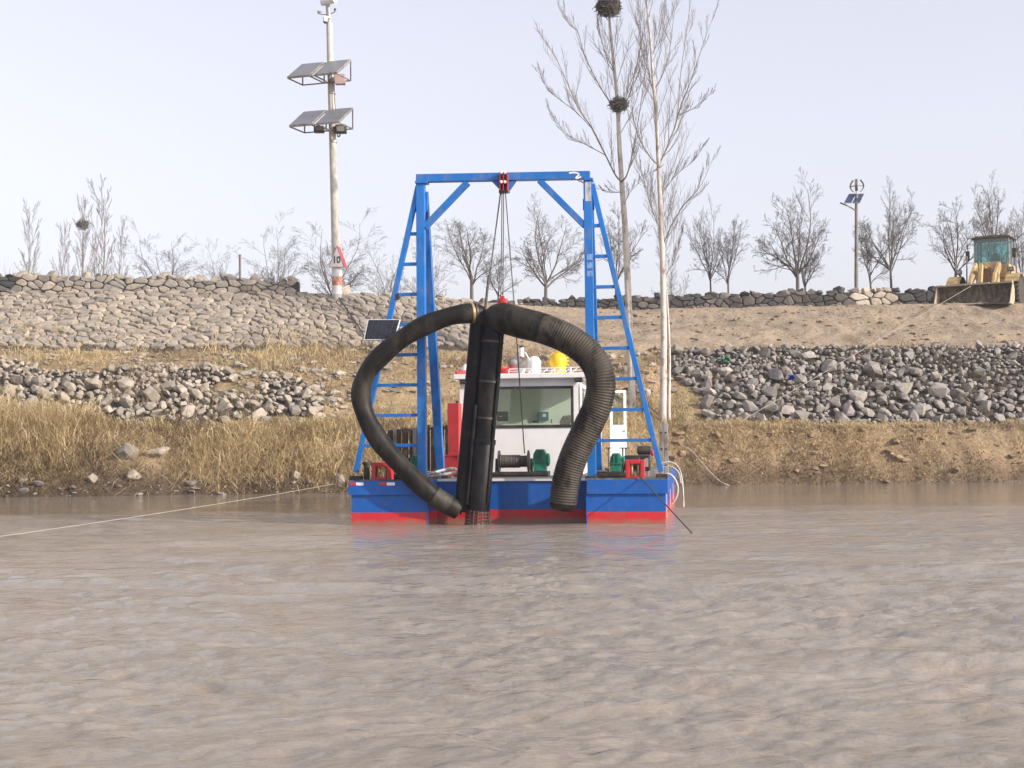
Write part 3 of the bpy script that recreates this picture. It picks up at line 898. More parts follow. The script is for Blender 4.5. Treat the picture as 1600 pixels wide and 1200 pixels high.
rubble('stone_rubble', 220, (XP(370, 52), XP(560, 52)), (3.95, 5.2), lambda X, t: ~left_riprap(X, t), (0.08, 0.3), M['riprap_warm'], 63, 0.7)
rubble('stone_rubble', 160, (XP(820, 53), XP(1060, 54)), (4.4, 5.9), lambda X, t: ~right_riprap(X, t), (0.06, 0.3), M['riprap_warm'], 64, 0.7)
rubble('earth_clods', 260, (XP(1040, 50), 26.0), (2.0, 3.2), lambda X, t: np.ones_like(X, bool), (0.05, 0.30), M['bank_clod'], 66, 0.7)
rubble('stone_rubble', 130, (-25.0, XP(560, 46)), (1.98, 2.22), lambda X, t: np.ones_like(X, bool), (0.05, 0.24), M['riprap'], 65, 0.6)

# ------------------------------------------------------------------ grass
CLEAR = [(W(px, 720, 46).x, bank_at(px, t_) - 0.25, r_) for px, t_, r_ in ((199, 2.5, 0.42), (247, 2.56, 0.5), (208, 2.15, 0.35), (146, 2.15, 0.28))]
def blades(name, X, Y, Z, ln, az, lean, wid, mat, droop=0.5, twist=None):
    """joined grass: every blade two tapered segments; arrays in, one mesh out"""
    n = len(X)
    base = np.stack([X, Y, Z], -1)
    hx, hy = np.cos(az), np.sin(az)
    d1 = np.stack([np.sin(lean)*hx, np.sin(lean)*hy, np.cos(lean)], -1)
    l2 = np.minimum(lean + droop, 2.2)
    d2 = np.stack([np.sin(l2)*hx, np.sin(l2)*hy, np.cos(l2)], -1)
    wa = az + np.pi/2 if twist is None else twist
    side = np.stack([np.cos(wa), np.sin(wa), np.zeros(n)], -1) * (wid/2)[:, None]
    mid = base + d1 * (ln*0.55)[:, None]; tip = mid + d2 * (ln*0.45)[:, None]
    co = np.stack([base - side, base + side, mid + side*0.75, mid - side*0.75, tip], 1).reshape(-1, 3)
    o = np.arange(n)[:, None] * 5
    fc = np.concatenate([o + np.array([[0, 1, 2]]), o + np.array([[0, 2, 3]]), o + np.array([[3, 2, 4]])], 0)
    me = bpy.data.meshes.new(name); fill(me, co, fc, False); me.materials.append(mat)
    return tag(link(name, me), kind='stuff')

def tufts(name, n_t, per, xr, tr, mask, ln, mat, seed, lean=(0.1, 0.9), wid=(0.012, 0.03), spread=0.16, droop=0.5, clump=0.0):
    r = np.random.default_rng(seed)
    X = r.uniform(xr[0], xr[1], n_t * 3); t = r.uniform(tr[0], tr[1], n_t * 3)
    yb, _ = brk(X)
    Y = np.array([np.interp(tt, np.arange(NB), yb[:, k]) for k, tt in enumerate(t)])
    ok = mask(X, t)
    if clump > 0: ok &= (fbm(X, Y, 1.8, 3, seed) + r.uniform(-0.25, 0.25, len(X))) > (clump - 0.5)
    for cx_, cy_, rr_ in CLEAR: ok &= (X - cx_)**2 + ((Y - cy_)*0.8)**2 > rr_**2
    X, Y = X[ok][:n_t], Y[ok][:n_t]
    hs = r.uniform(0.6, 1.3, len(X)) * np.clip(1 + 1.3 * fbm(X, Y, 1.9, 3, seed + 1), 0.3, 2.0)
    m = len(X) * per
    bx = np.repeat(X, per) + r.normal(size=m) * spread; by = np.repeat(Y, per) + r.normal(size=m) * spread
    z, _ = terrain(bx, by)
    L = r.uniform(ln[0], ln[1], m) * np.repeat(hs, per)
    az = np.where(r.random(m) < 0.7, np.repeat(r.uniform(0, 6.283, len(X)), per) + r.normal(size=m)*0.8, r.uniform(0, 6.283, m))
    return blades(name, bx, by, z - 0.03, L, az, r.uniform(lean[0], lean[1], m), r.uniform(wid[0], wid[1], m), mat, droop, twist=r.uniform(-0.9, 0.9, m))

XL, XM, XR = -27.0, XP(1040, 50), 27.0
allm = lambda X, t: np.ones_like(X, bool)
leftbank = lambda X, t: X < XP(620, 48)
lb = (XL, XP(640, 47))
tufts('brown_thatch', 3000, 12, lb, (2.10, 3.6), allm, (0.14, 0.36), M['brown_grass'], 101, (0.6, 1.7), (0.014, 0.030), 0.24, 0.6)
tufts('dead_stalks', 800, 9, lb, (2.03, 2.6), allm, (0.3, 0.7), M['dark_grass'], 102, (0.5, 1.7), (0.012, 0.03), 0.22, 0.7)
tufts('tall_straw', 1900, 15, lb, (2.18, 3.5), allm, (0.26, 0.72), M['straw'], 103, (0.15, 1.1), (0.010, 0.028), 0.18, 0.9, clump=0.52)
tufts('hanging_straw', 900, 13, lb, (2.15, 2.9), allm, (0.4, 0.8), M['straw'], 116, (0.7, 1.8), (0.010, 0.026), 0.22, 0.8, clump=0.48)
tufts('dark_weeds', 420, 12, lb, (2.3, 3.6), allm, (0.3, 0.7), M['dark_grass'], 117, (0.1, 1.0), (0.010, 0.024), 0.22, 0.8, clump=0.62)
tufts('dry_grass', 420, 16, (XL, XP(130, 47)), (2.5, 3.95), allm, (0.55, 1.1), M['straw'], 118, (0.1, 0.7), (0.012, 0.028), 0.2, 0.6)
tufts('dry_grass', 520, 12, (XL, XP(560, 53)), (4.95, 6.30), lambda X, t: ~left_riprap(X, t), (0.25, 0.6), M['straw'], 104, (0.1, 0.9), (0.012, 0.026), 0.16, 0.6, clump=0.42)
tufts('brown_thatch', 1500, 10, (XL, XP(560, 53)), (4.9, 6.25), lambda X, t: ~left_riprap(X, t), (0.12, 0.3), M['brown_grass'], 119, (0.5, 1.6), (0.014, 0.03), 0.2, 0.6)
tufts('dry_grass', 1900, 11, (XP(395, 52), XP(1060, 53)), (3.4, 6.15), lambda X, t: ~(left_riprap(X, t) | right_riprap(X, t)) & ~((X > XP(860)) & (t > 5.6)), (0.16, 0.42), M['brown_grass'], 105, (0.3, 1.3), (0.014, 0.03), 0.2, 0.6, clump=0.36)
tufts('dry_grass', 1700, 13, (XP(560, 49), XP(1045, 50)), (2.2, 4.1), allm, (0.2, 0.5), M['straw'], 106, (0.2, 1.2), (0.012, 0.026), 0.18, 0.6)
tufts('brown_bank_grass', 3000, 12, (XP(1010, 50), XR), (2.10, 3.85), allm, (0.08, 0.24), M['brown_grass'], 107, (0.4, 1.6), (0.014, 0.030), 0.17, 0.6, clump=0.28)
tufts('edge_stalks', 700, 8, (XP(1040, 50), XR), (2.0, 2.25), allm, (0.12, 0.3), M['dark_grass'], 123, (0.5, 1.7), (0.012, 0.028), 0.14, 0.6)  # dark stalk colour helps paint the shaded undercut along the water
tufts('dead_stalks', 900, 10, (XP(1060, 50), XR), (2.05, 3.4), allm, (0.10, 0.24), M['dark_grass'], 120, (0.3, 1.6), (0.012, 0.028), 0.2, 0.6, clump=0.56)
tufts('straw_tufts', 1000, 12, (XP(1200, 50), XR), (2.2, 3.9), allm, (0.12, 0.28), M['straw'], 121, (0.3, 1.3), (0.012, 0.026), 0.16, 0.6, clump=0.48)
tufts('dry_grass', 800, 12, (XP(1010, 50), XP(1400, 50)), (2.4, 3.7), lambda X, t: X < XP(1130, 50) + 5*np.abs(np.sin(X*3.1)), (0.10, 0.26), M['straw'], 108, (0.3, 1.3), (0.012, 0.026), 0.16, 0.6)
gp = lambda px, t0, rx, rt: (lambda X, t: ((X - XP(px, 51))/rx)**2 + ((t - t0)/rt)**2 < 1)
tufts('green_grass', 160, 12, (XP(1040), XP(1120)), (3.6, 4.6), gp(1085, 4.0, 1.0, 0.42), (0.07, 0.18), M['green_grass'], 109, (0.2, 1.2), (0.012, 0.024), 0.14)
tufts('green_grass', 90, 12, (XP(320), XP(420)), (4.0, 4.8), gp(378, 4.3, 0.9, 0.35), (0.07, 0.18), M['green_grass'], 110, (0.2, 1.2), (0.012, 0.024), 0.14)
tufts('green_grass', 120, 12, (XP(60), XP(280)), (3.2, 3.95), gp(170, 3.6, 2.4, 0.32), (0.10, 0.22), M['green_grass'], 111, (0.2, 1.0), (0.012, 0.024), 0.18)
tufts('green_grass', 120, 12, (XP(980), XP(1050)), (3.8, 5.0), gp(1012, 4.3, 0.8, 0.4), (0.07, 0.18), M['green_grass'], 112, (0.2, 1.2), (0.012, 0.024), 0.14)
tufts('dry_grass', 420, 8, (XP(800, 58), XR), (6.0, 7.2), lambda X, t: X > XP(760, 58), (0.06, 0.18), M['brown_grass'], 113, (0.3, 1.5), (0.012, 0.026), 0.2, 0.6, clump=0.5)
tufts('dead_stalks', 480, 8, (XP(1080), XR), (3.95, 5.0), right_riprap, (0.25, 0.6), M['dark_grass'], 114, (0.1, 1.2), (0.010, 0.022), 0.2, 0.6, clump=0.5)
tufts('dead_stalks', 260, 8, (XL, XP(520)), (3.95, 5.0), left_riprap, (0.3, 0.7), M['brown_grass'], 115, (0.1, 0.9), (0.010, 0.022), 0.15, 0.5, clump=0.5)

tufts('joint_grass', 150, 8, (XL, XP(740, 57)), (6.02, 6.95), lambda X, t: X < XP(740, 57), (0.10, 0.30), M['straw'], 122, (0.1, 1.0), (0.010, 0.022), 0.10, 0.5)

# ------------------------------------------------------------------ bare trees
def grow(mb, p, d, L, r, depth, rnd, up=0.25, kids=6, ang=(25, 50), seg=4, start=0.25, ratio=0.5, rmin=0.006, wob=0.08, sides=4):
    pts = [p.copy()]; q = p.copy(); v = d.normalized()
    for k in range(seg):
        v = (v + Vector((rnd.gauss(0, wob), rnd.gauss(0, wob), rnd.gauss(0, wob) + up / seg))).normalized()
        q = q + v * (L / seg); pts.append(q.copy())
    mb.tube(pts, [max(rmin, r * (1 - 0.78 * k / seg)) for k in range(seg + 1)], sides, False)
    if depth <= 0: return
    sprout(mb, pts, L, r, depth, rnd, up, kids, ang, start, ratio, rmin, wob)

def sprout(mb, pts, L, r, depth, rnd, up, kids, ang, start, ratio, rmin, wob, end=0.98):
    n = len(pts) - 1
    for c in range(kids):
        t = start + (end - start) * (c + rnd.random()) / kids
        i = min(int(t * n), n - 1); f = t * n - i
        q = pts[i].lerp(pts[i+1], f); a = (pts[i+1] - pts[i]).normalized()
        o = a.orthogonal().normalized(); o.rotate(Matrix.Rotation(rnd.uniform(0, 6.283), 3, a))
        th = R(rnd.uniform(*ang))
        nd = a * math.cos(th) + o * math.sin(th)
        grow(mb, q, nd, L * ratio * (1.05 - 0.55 * t) * rnd.uniform(0.7, 1.25), max(rmin, r * (1 - 0.75 * t) * 0.55), depth - 1, rnd,
             up, max(3, int(kids * 0.85)), ang, 3 if depth > 1 else 2, 0.2, ratio, rmin, wob * 1.1, 3)

def vase_tree(seed, frac=0.32, nl=8, lean=(14, 58), kids=9, r0=0.062, multi=False):
    """unit-ish tree 5 m tall, 3.6 m wide; returns (trunk mesh, crown mesh)"""
    rnd = random.Random(seed)
    tr = MB(); cr = MB(); H = 5.0; h0 = H * frac
    if multi: h0 = 0.15
    bend = Vector((rnd.uniform(-0.08, 0.08), rnd.uniform(-0.08, 0.08), 0))
    tp = [Vector((0, 0, -0.6)), Vector((0, 0, 0)), bend + Vector((0, 0, h0*0.55)), Vector((bend.x*1.6, bend.y*1.6, h0))]
    tr.tube(tp, [r0*1.35, r0*1.15, r0, r0*0.92], 8, False)
    a0 = rnd.uniform(0, 6.28)
    for k in range(nl):
        az = a0 + 2*math.pi*k/nl + rnd.uniform(-0.35, 0.35)
        inc = R(lean[0] + (lean[1] - lean[0]) * rnd.random()**0.8) if k else R(6)
        hc = (H - h0)/2; Lc = (2*math.cos(inc)/hc) / ((math.sin(inc)/1.75)**2 + (math.cos(inc)/hc)**2)     # chord of a domed crown
        d = Vector((math.sin(inc)*math.cos(az), math.sin(inc)*math.sin(az), math.cos(inc)))
        grow(cr, tp[-1] + Vector((0, 0, -rnd.uniform(0, 0.25*h0))), d, Lc * rnd.uniform(0.72, 0.92), r0 * rnd.uniform(0.45, 0.62), 3, rnd,
             0.15, kids, (26, 52), 6, 0.14, 0.50, 0.0038, 0.11, 5)
    return tr, cr

VASE = []
for s, kw in ((1, {}), (2, dict(frac=0.38, nl=6, lean=(14, 52))), (3, dict(frac=0.30, nl=8, lean=(12, 56))), (4, dict(frac=0.36, nl=6)), (5, dict(multi=True, nl=13, lean=(5, 62), kids=8, r0=0.05)), (6, dict(multi=True, nl=10, lean=(5, 58), kids=8, r0=0.045))):
    t_, c_ = vase_tree(s, **kw)
    VASE.append((t_, c_))
_az = [np.array(c_.v) for _, c_ in VASE]
VDIM = [(float(np.percentile(np.hypot(a[:, 0], a[:, 1]), 87)) * 2, float(np.percentile(a[:, 2], 98.5))) for a in _az]
_cache = {}
def far_tree(px, top, wpx, Y, kind, label, bark='bark', base_z=None, rot=0.0):
    g = W(px, 460, Y)
    z0 = float(terrain(np.array([g.x]), np.array([Y]))[0][0]) if base_z is None else base_z
    h = W(px, top, Y).z - z0; w = wpx / FPX * Y
    root = empty('bare_tree', (g.x, Y, z0), rot, label, 'tree', 'bare trees along the top of the bank')
    key = (kind, bark)
    if key not in _cache:
        t_, c_ = VASE[kind]
        _cache[key] = (t_.mesh('trunk', M[bark], True), c_.mesh('crown', M[bark], True))
    root.scale = (w/VDIM[kind][0], w/VDIM[kind][0], h/VDIM[kind][1])
    link('trunk', _cache[key][0], root); link('crown', _cache[key][1], root)
    return root

far_tree(255, 366, 95, 62, 4, 'wide many-stemmed bare shrub rising behind the left stone wall', rot=0.4)
far_tree(340, 380, 62, 62.6, 5, 'small bare shrub just left of the thin grey post', rot=1.0)
far_tree(432, 358, 80, 62, 4, 'bare many-stemmed tree right of the thin grey post', rot=2.2)
far_tree(522, 350, 112, 61.8, 4, 'bare bushy tree directly behind the banded pole', rot=3.3)
far_tree(602, 384, 74, 64, 5, 'small bare tree between the banded pole and the blue gantry', rot=0.2)
far_tree(668, 372, 74, 66, 5, 'low bare tree seen behind the left gantry post', rot=4.2)
far_tree(737, 344, 118, 70, 1, 'bare forked tree framed inside the gantry, left of the ropes', rot=0.8)
far_tree(776, 396, 62, 72, 3, 'slim bare tree right behind the hoisting ropes', rot=1.8)
far_tree(851, 322, 122, 70, 2, 'full bare tree framed inside the gantry, right of the ropes', rot=2.6)
far_tree(963, 326, 86, 74, 3, 'bare tree behind the right gantry post and the first poplar', rot=0.5)
far_tree(1046, 388, 60, 80, 5, 'small bare tree behind the second poplar trunk', rot=5.2)
far_tree(1112, 322, 74, 70, 0, 'taller of the two bare trees standing close together right of the poplars', rot=1.5)
far_tree(1138, 346, 66, 69, 1, 'lower of the two bare trees standing close together right of the poplars', rot=3.8)
far_tree(1246, 288, 124, 69, 2, 'largest spreading bare tree, standing left of the wind and solar lamp', rot=4.4)
far_tree(1259, 370, 64, 70, 3, 'small bare tree tucked behind the largest spreading tree', rot=0.1)
far_tree(1364, 350, 66, 69, 1, 'small forked bare tree right beside the lamp post', rot=2.0)
far_tree(1394, 294, 112, 68, 0, 'tall bare tree between the lamp post and the loader bucket', rot=5.6)
far_tree(1491, 316, 92, 69, 3, 'bare tree rising behind the left end of the loader bucket', rot=1.1)
far_tree(1552, 288, 112, 72, 0, 'bare tree rising behind the loader cab', rot=2.9)
far_tree(1600, 312, 80, 74, 2, 'bare tree cut off by the frame beyond the loader', rot=4.9)

def poplar_mesh(seed, H=9.0, wide=1.5, n=26, r0=0.12):
    rnd = random.Random(seed); tr = MB(); cr = MB()
    tp = [Vector((rnd.uniform(-0.03, 0.03)*k, rnd.uniform(-0.03, 0.03)*k, -0.5 + (H + 0.5)*k/7)) for k in range(8)]
    tr.tube(tp, [r0*(1 - 0.92*k/7) for k in range(8)], 7, False)
    for k in range(n):
        f = 0.06 + 0.88*k/n
        q = tp[0].lerp(tp[-1], f); az = k*2.4 + rnd.uniform(-0.4, 0.4); inc = R(rnd.uniform(18, 38))
        grow(cr, q, Vector((math.sin(inc)*math.cos(az), math.sin(inc)*math.sin(az), math.cos(inc))), wide*2.2*(1 - 0.62*f)*rnd.uniform(0.7, 1.1), r0*0.32*(1 - 0.6*f), 2, rnd,
             0.25, 6, (18, 38), 4, 0.2, 0.5, 0.010, 0.07, 4)
    return tr, cr
POP = [poplar_mesh(31), poplar_mesh(32, n=30)]
def far_poplar(px, top, wpx, Y, k, label, rot=0):
    g = W(px, 460, Y); z0 = float(terrain(np.array([g.x]), np.array([Y]))[0][0])
    root = empty('bare_poplar', (g.x, Y, z0), rot, label, 'tree', 'hazy poplars beyond the left wall')
    root.scale = (wpx/FPX*Y/3.4,)*2 + ((W(px, top, Y).z - z0)/9.0,)
    if ('p', k) not in _cache: _cache[('p', k)] = (POP[k][0].mesh('trunk', M['pale_bark'], True), POP[k][1].mesh('crown', M['pale_bark'], True))
    link('trunk', _cache[('p', k)][0], root); link('crown', _cache[('p', k)][1], root)
    return root
far_poplar(45, 322, 60, 175, 0, 'faint tall poplar at the far left beyond the wall')
far_poplar(128, 312, 62, 165, 1, 'faint poplar carrying a dark round nest beyond the left wall', 1.0)
far_poplar(162, 290, 70, 160, 0, 'tallest faint poplar just right of the one with the nest', 2.0)
far_poplar(100, 350, 50, 180, 1, 'short faint poplar left of the one with the nest', 3.0)
far_poplar(188, 350, 46, 180, 0, 'short faint poplar at the right end of the hazy poplars', 4.0)

def thicket(name, px0, px1, top, Y, n, mat, seed):
    r = np.random.default_rng(seed)
    px = r.uniform(px0, px1, n); X = np.array([W(p, 450, Y).x for p in px]); Yv = Y + r.uniform(-3, 3, n)
    z, _ = terrain(X, Yv)
    mid = (px0 + px1)/2; hw = (px1 - px0)/2
    Ht = W(mid, top, Y).z - z
    L = Ht * np.sqrt(np.clip(1 - ((px - mid)/hw)**2, 0.05, 1)) * r.uniform(0.5, 1.1, n)
    return blades(name, X, Yv, z - 0.1, L, r.uniform(0, 6.283, n), r.uniform(0, 0.5, n), r.uniform(0.03, 0.06, n), mat, 0.4, twist=r.uniform(-0.6, 0.6, n))
thicket('hazy_thicket', -40, 62, 396, 110, 1500, M['green_grass'], 5)
thicket('hazy_thicket', 60, 240, 408, 120, 1100, M['brown_grass'], 6)

# nests: woven ball of twigs
def nest(c, rad, label, seed, n=420):
    rnd = random.Random(seed); b = MB()
    b.lathe([(0.05*rad, -0.62*rad), (0.42*rad, -0.46*rad), (0.60*rad, -0.1*rad), (0.50*rad, 0.25*rad), (0.15*rad, 0.35*rad)], c, sides=10)
    for k in range(n):
        d = Vector((rnd.gauss(0, 1), rnd.gauss(0, 1), rnd.gauss(0, 0.75))).normalized()
        g = rnd.uniform(0.45, 1.0); p = Vector(c) + Vector((d.x*rad*g, d.y*rad*g, d.z*rad*g*0.85))
        t = d.cross(Vector((rnd.gauss(0, 1), rnd.gauss(0, 1), rnd.gauss(0, 1)))).normalized()*0.8 + d*rnd.uniform(-0.1, 0.5)
        b.tube([p - t*rad*rnd.uniform(0.25, 0.6), p + t*rad*rnd.uniform(0.25, 0.6)], rad*0.028, 3, False)
    o = link('bird_nest', b.mesh('bird_nest', M['twig_nest']))
    return tag(o, label, 'nest', 'nests in the bare trees')
nest(W(129, 351, 165), 0.78, 'dark round nest high in a faint poplar beyond the left wall', 1, 260)

# two tall poplars on the near terrace
def big_poplar(label, trunk_px, limbs, r0, seed, Yb, bare_to, white_to=None, extra=None):
    rnd = random.Random(seed)
    pts = [W(px, py, Yb + dy) for px, py, dy in trunk_px]
    z = float(terrain(np.array([pts[0].x]), np.array([pts[0].y]))[0][0])
    root = empty('poplar_tree', (pts[0].x, pts[0].y, z), 0, label, 'tree', 'tall poplars on the terrace')
    o = Vector(root.location)
    base = [Vector((pts[0].x, pts[0].y, z - 0.4))] + pts
    full = [p - o for p in catmull(base, 6)]
    n = len(full)
    rad = [r0 * (1.12 - 0.98 * (k/(n-1))**0.8) * rnd.uniform(0.97, 1.03) for k in range(n)]
    tr = MB(); tr.tube(full, rad, 14, False)
    tr.build('trunk', M['poplar'], root, True)
    if white_to:
        kk = max(3, int(n * white_to)); wl = MB(); wl.tube(full[:kk], [q + 0.004 for q in rad[:kk]], 14, False)
        wl.build('whitewash', M['whitewash'], root, True)
    cr = MB()
    for lp, r1 in limbs:
        dy = 0.0; q = []
        sgn = rnd.choice((-1, 1))
        for k, (px, py) in enumerate(lp): q.append(W(px, py, Yb + sgn * 0.22 * k) - o)
        q = catmull(q, 4)
        L = sum((q[k+1] - q[k]).length for k in range(len(q) - 1))
        cr.tube(q, [max(0.006, r1*0.62 * (1 - 0.86*k/(len(q)-1))) for k in range(len(q))], 6, False)
        sprout(cr, q, L*0.72, r1*0.7, 2, rnd, 0.75, 13, (18, 38), 0.08, 0.40, 0.0046, 0.05)
    L = sum((full[k+1] - full[k]).length for k in range(n - 1))
    sprout(cr, full, 8.5, r0*0.32, 2, rnd, 0.75, 20, (24, 44), bare_to, 0.36, 0.0046, 0.05)
    cr.build('crown', M['poplar_twig'], root, True)
    return root
big_poplar('left one of the two tall poplars, carrying two nests',
    [(988,640,0),(984,520,0),(978,380,.1),(972,290,.1),(968,230,.1),(965,165,.1),(960,110,.1),(953,40,.1),(946,-40,.1),(940,-120,.1)],
    [([(972,284),(962,274),(945,240),(925,200),(905,172),(893,145),(880,115),(866,85),(853,64)], 0.055),
     ([(972,284),(980,272),(988,240),(997,190),(1003,150),(1010,105),(1016,60)], 0.05),
     ([(965,168),(952,158),(932,125),(912,82),(903,50),(887,35),(873,12)], 0.04),
     ([(965,175),(982,152),(993,110),(1001,70),(1006,30),(1009,-20)], 0.04),
     ([(945,242),(920,228),(895,215),(872,195),(858,170)], 0.03),
     ([(926,202),(900,175),(870,152),(850,130),(843,110)], 0.028),
     ([(975,300),(955,300),(925,292),(900,280)], 0.026),
     ([(960,110),(945,80),(935,40),(930,-10)], 0.03),
     ([(975,320),(985,300),(1010,275),(1030,262)], 0.022)], 0.152, 77, 51.6, 0.52, 0.0)
big_poplar('right one of the two tall poplars, trunk forked into a fan',
    [(1036,648,0),(1037,520,0),(1035,400,0),(1032,330,0),(1029,258,0),(1025,180,0),(1020,120,0),(1016,60,0),(1010,0,0),(1003,-80,0)],
    [([(1029,258),(1018,248),(1003,225),(992,195),(986,150),(985,110)], 0.045),
     ([(1029,258),(1038,240),(1048,215),(1058,185),(1063,120),(1072,55),(1081,-10)], 0.055),
     ([(1058,185),(1066,160),(1077,133),(1090,95),(1104,53),(1122,8)], 0.042),
     ([(1035,385),(1050,350),(1069,320),(1096,288),(1117,240)], 0.04),
     ([(1034,365),(1020,330),(1008,290),(1000,262),(985,235)], 0.035),
     ([(1022,140),(1034,120),(1046,80),(1052,30),(1056,-20)], 0.038),
     ([(1023,150),(1012,110),(1000,60),(998,0)], 0.035),
     ([(1060,180),(1082,170),(1100,155),(1117,140)], 0.024),
     ([(1018,90),(1028,60),(1036,20),(1042,-30)], 0.03),
     ([(1034,300),(1060,270),(1085,250),(1100,225)], 0.026)], 0.132, 78, 51.0, 0.40)
# slim second stem beside the right poplar
st_root = big_poplar('thin bare stem growing tight against the right-hand poplar',
    [(1045,632,0),(1046,560,0),(1044,500,0),(1041,450,0),(1036,400,0),(1030,350,0),(1022,300,0)], [([(1040,430),(1052,410),(1062,380),(1068,350)], 0.02)], 0.07, 79, 51.5, 0.6)
nest(W(967, 163, 51.55), 0.36, 'lower nest, in a fork of the left-hand tall poplar', 2)
nest(W(951, 10, 51.6), 0.47, 'upper large nest near the top of the left-hand tall poplar', 3, 640)
# ------------------------------------------------------------------ the dredger
DZ = 0.86
dredger = empty('dredger', BOAT_O, BOAT_YAW, 'blue and red dredging barge with a blue gantry and white cabin', 'dredger')
D = dredger
def bz(px, py, by): return B(px, py, by).z
def bx(px, py, by): return B(px, py, by).x

# hull: U-shaped pontoon, red below, blue above
XLh, XRh = bx(549, 800, 0), bx(1040, 800, 0)
XLi, XRi = bx(668, 800, 0), bx(917, 800, 0)
plan = [(XLh, 0), (XLi, 0), (XLi, 1.05), (XRi, 1.05), (XRi, 0), (XRh, 0), (XRh, 12), (XLh, 12)]
hull = MB()
levels = [-0.7, 0.245, DZ]
n = len(plan)
vs = [(x, y, z) for z in levels for x, y in plan]
fs = []; mi = []
for l in range(2):
    for k in range(n):
        fs.append((l*n + k, l*n + (k+1) % n, (l+1)*n + (k+1) % n, (l+1)*n + k)); mi.append(l)
for a, b_, c, d in ((0, 1, 2, None), (0, 2, 7, None)): pass
top = 2*n
for q in ((0, 1, 2, 7), (2, 3, 6, 7), (3, 4, 5, 6)):
    fs.append(tuple(top + i for i in q)); mi.append(2)
hull.v = vs; hull.f = fs; hull.m = mi
hull_o = hull.build('hull', [M['hull_red'], M['hull_blue'], M['deck']], D)
f = MB()
f.box((XLh - 0.05, -0.05, 0.585), (XLi, 0.0, DZ - 0.004)); f.box((XRi, -0.05, 0.585), (XRh + 0.05, 0.0, DZ - 0.004))
f.box((XLh - 0.05, 0.0, 0.585), (XLh, 12.0, DZ - 0.004)); f.box((XRh, 0.0, 0.585), (XRh + 0.05, 12.0, DZ - 0.004))
f.build('fender_rail', M['hull_blue'], hull_o, bevel=0.008)
f = MB()
f.box((XLi + 0.01, 1.0, DZ - 0.045), (XRi - 0.01, 1.05, DZ + 0.006))
f.build('well_edge', M['white_trim'], hull_o)
for side, x in ((-1, XLi), (1, XRi)):
    f = MB(); f.box((x - 0.012, -0.006, -0.3), (x + 0.012, 0.02, 0.585)); f.build('corner_strip', M['hull_blue'], hull_o)
for kx0, kx1, py0, m in ((546, 556, 753.5, 'hull_red'), (556.5, 568, 753.8, 'white'), (593, 604, 753.5, 'hull_red'), (604.5, 617, 753.8, 'white'), (643, 652, 753, 'hull_red')):
    a = B(kx0, py0, -0.05); c = B(kx1, py0 + 4.6, -0.05)
    f = MB(); f.box((a.x, -0.056, c.z), (c.x, -0.0505, a.z)); f.build('reflector', M[m], hull_o)
# added white and red strips that colour in bright reflections along the right hull side
for k in range(6):
    y0 = 0.8 + k*2.0
    f = MB(); f.box((XRh + 0.001, y0, 0.10), (XRh + 0.012, y0 + 0.05, 0.58)); f.build('side_glint_strip', M['white_trim'] if k % 2 == 0 else M['hull_red'], hull_o)

# gantry
GY = 0.45
g_root = empty('gantry', (0, 0, 0)); g_root.parent = D
def gpart(mb, name, mat='blue', bevel=0.008): return mb.build(name, M[mat], g_root, bevel=bevel)
PL = (bx(660, 740, GY), bx(657.5, 292, GY)); PR = (bx(925, 740, GY), bx(918.5, 288, GY))
zl, zr = bz(657, 286, GY), bz(918, 282, GY)
f = MB(); f.bar((PL[0], GY, DZ + 0.02), (PL[1], GY, zl), 0.165, 0.17); gpart(f, 'post')
f = MB(); f.bar((PR[0], GY, DZ + 0.02), (PR[1], GY, zr), 0.165, 0.17); gpart(f, 'post')
a = B(651, 279.2, GY); c = B(922, 274.2, GY)
f = MB(); f.bar((a.x, GY, a.z), (c.x, GY, c.z), 0.155, 0.17, side=(0, 0, 1)); gpart(f, 'crossbeam')
for p, q in (((664, 355), (731, 285)), ((914, 353), (843, 282))):
    a = B(p[0], p[1], GY); c = B(q[0], q[1], GY)
    f = MB(); f.bar((a.x, GY, a.z), (c.x, GY, c.z), 0.15, 0.12, side=(0, 1, 0)); gpart(f, 'knee_brace')
for x0, x1, y0, y1 in ((650, 669, 284, 287.5), (913.5, 927, 279.5, 283)):
    a = B(x0, y0, GY); c = B(x1, y1, GY)
    f = MB(); f.box((a.x, GY - 0.12, c.z), (c.x, GY + 0.12, a.z)); gpart(f, 'cap_plate')
for x0, x1, y0, y1 in ((649.5, 668, 315, 332), (910.5, 929, 311, 328)):
    a = B(x0, y0, GY + 0.1); c = B(x1, y1, GY + 0.1)
    f = MB(); f.box((a.x, GY + 0.09, c.z), (c.x, GY + 0.13, a.z)); gpart(f, 'lug_plate')
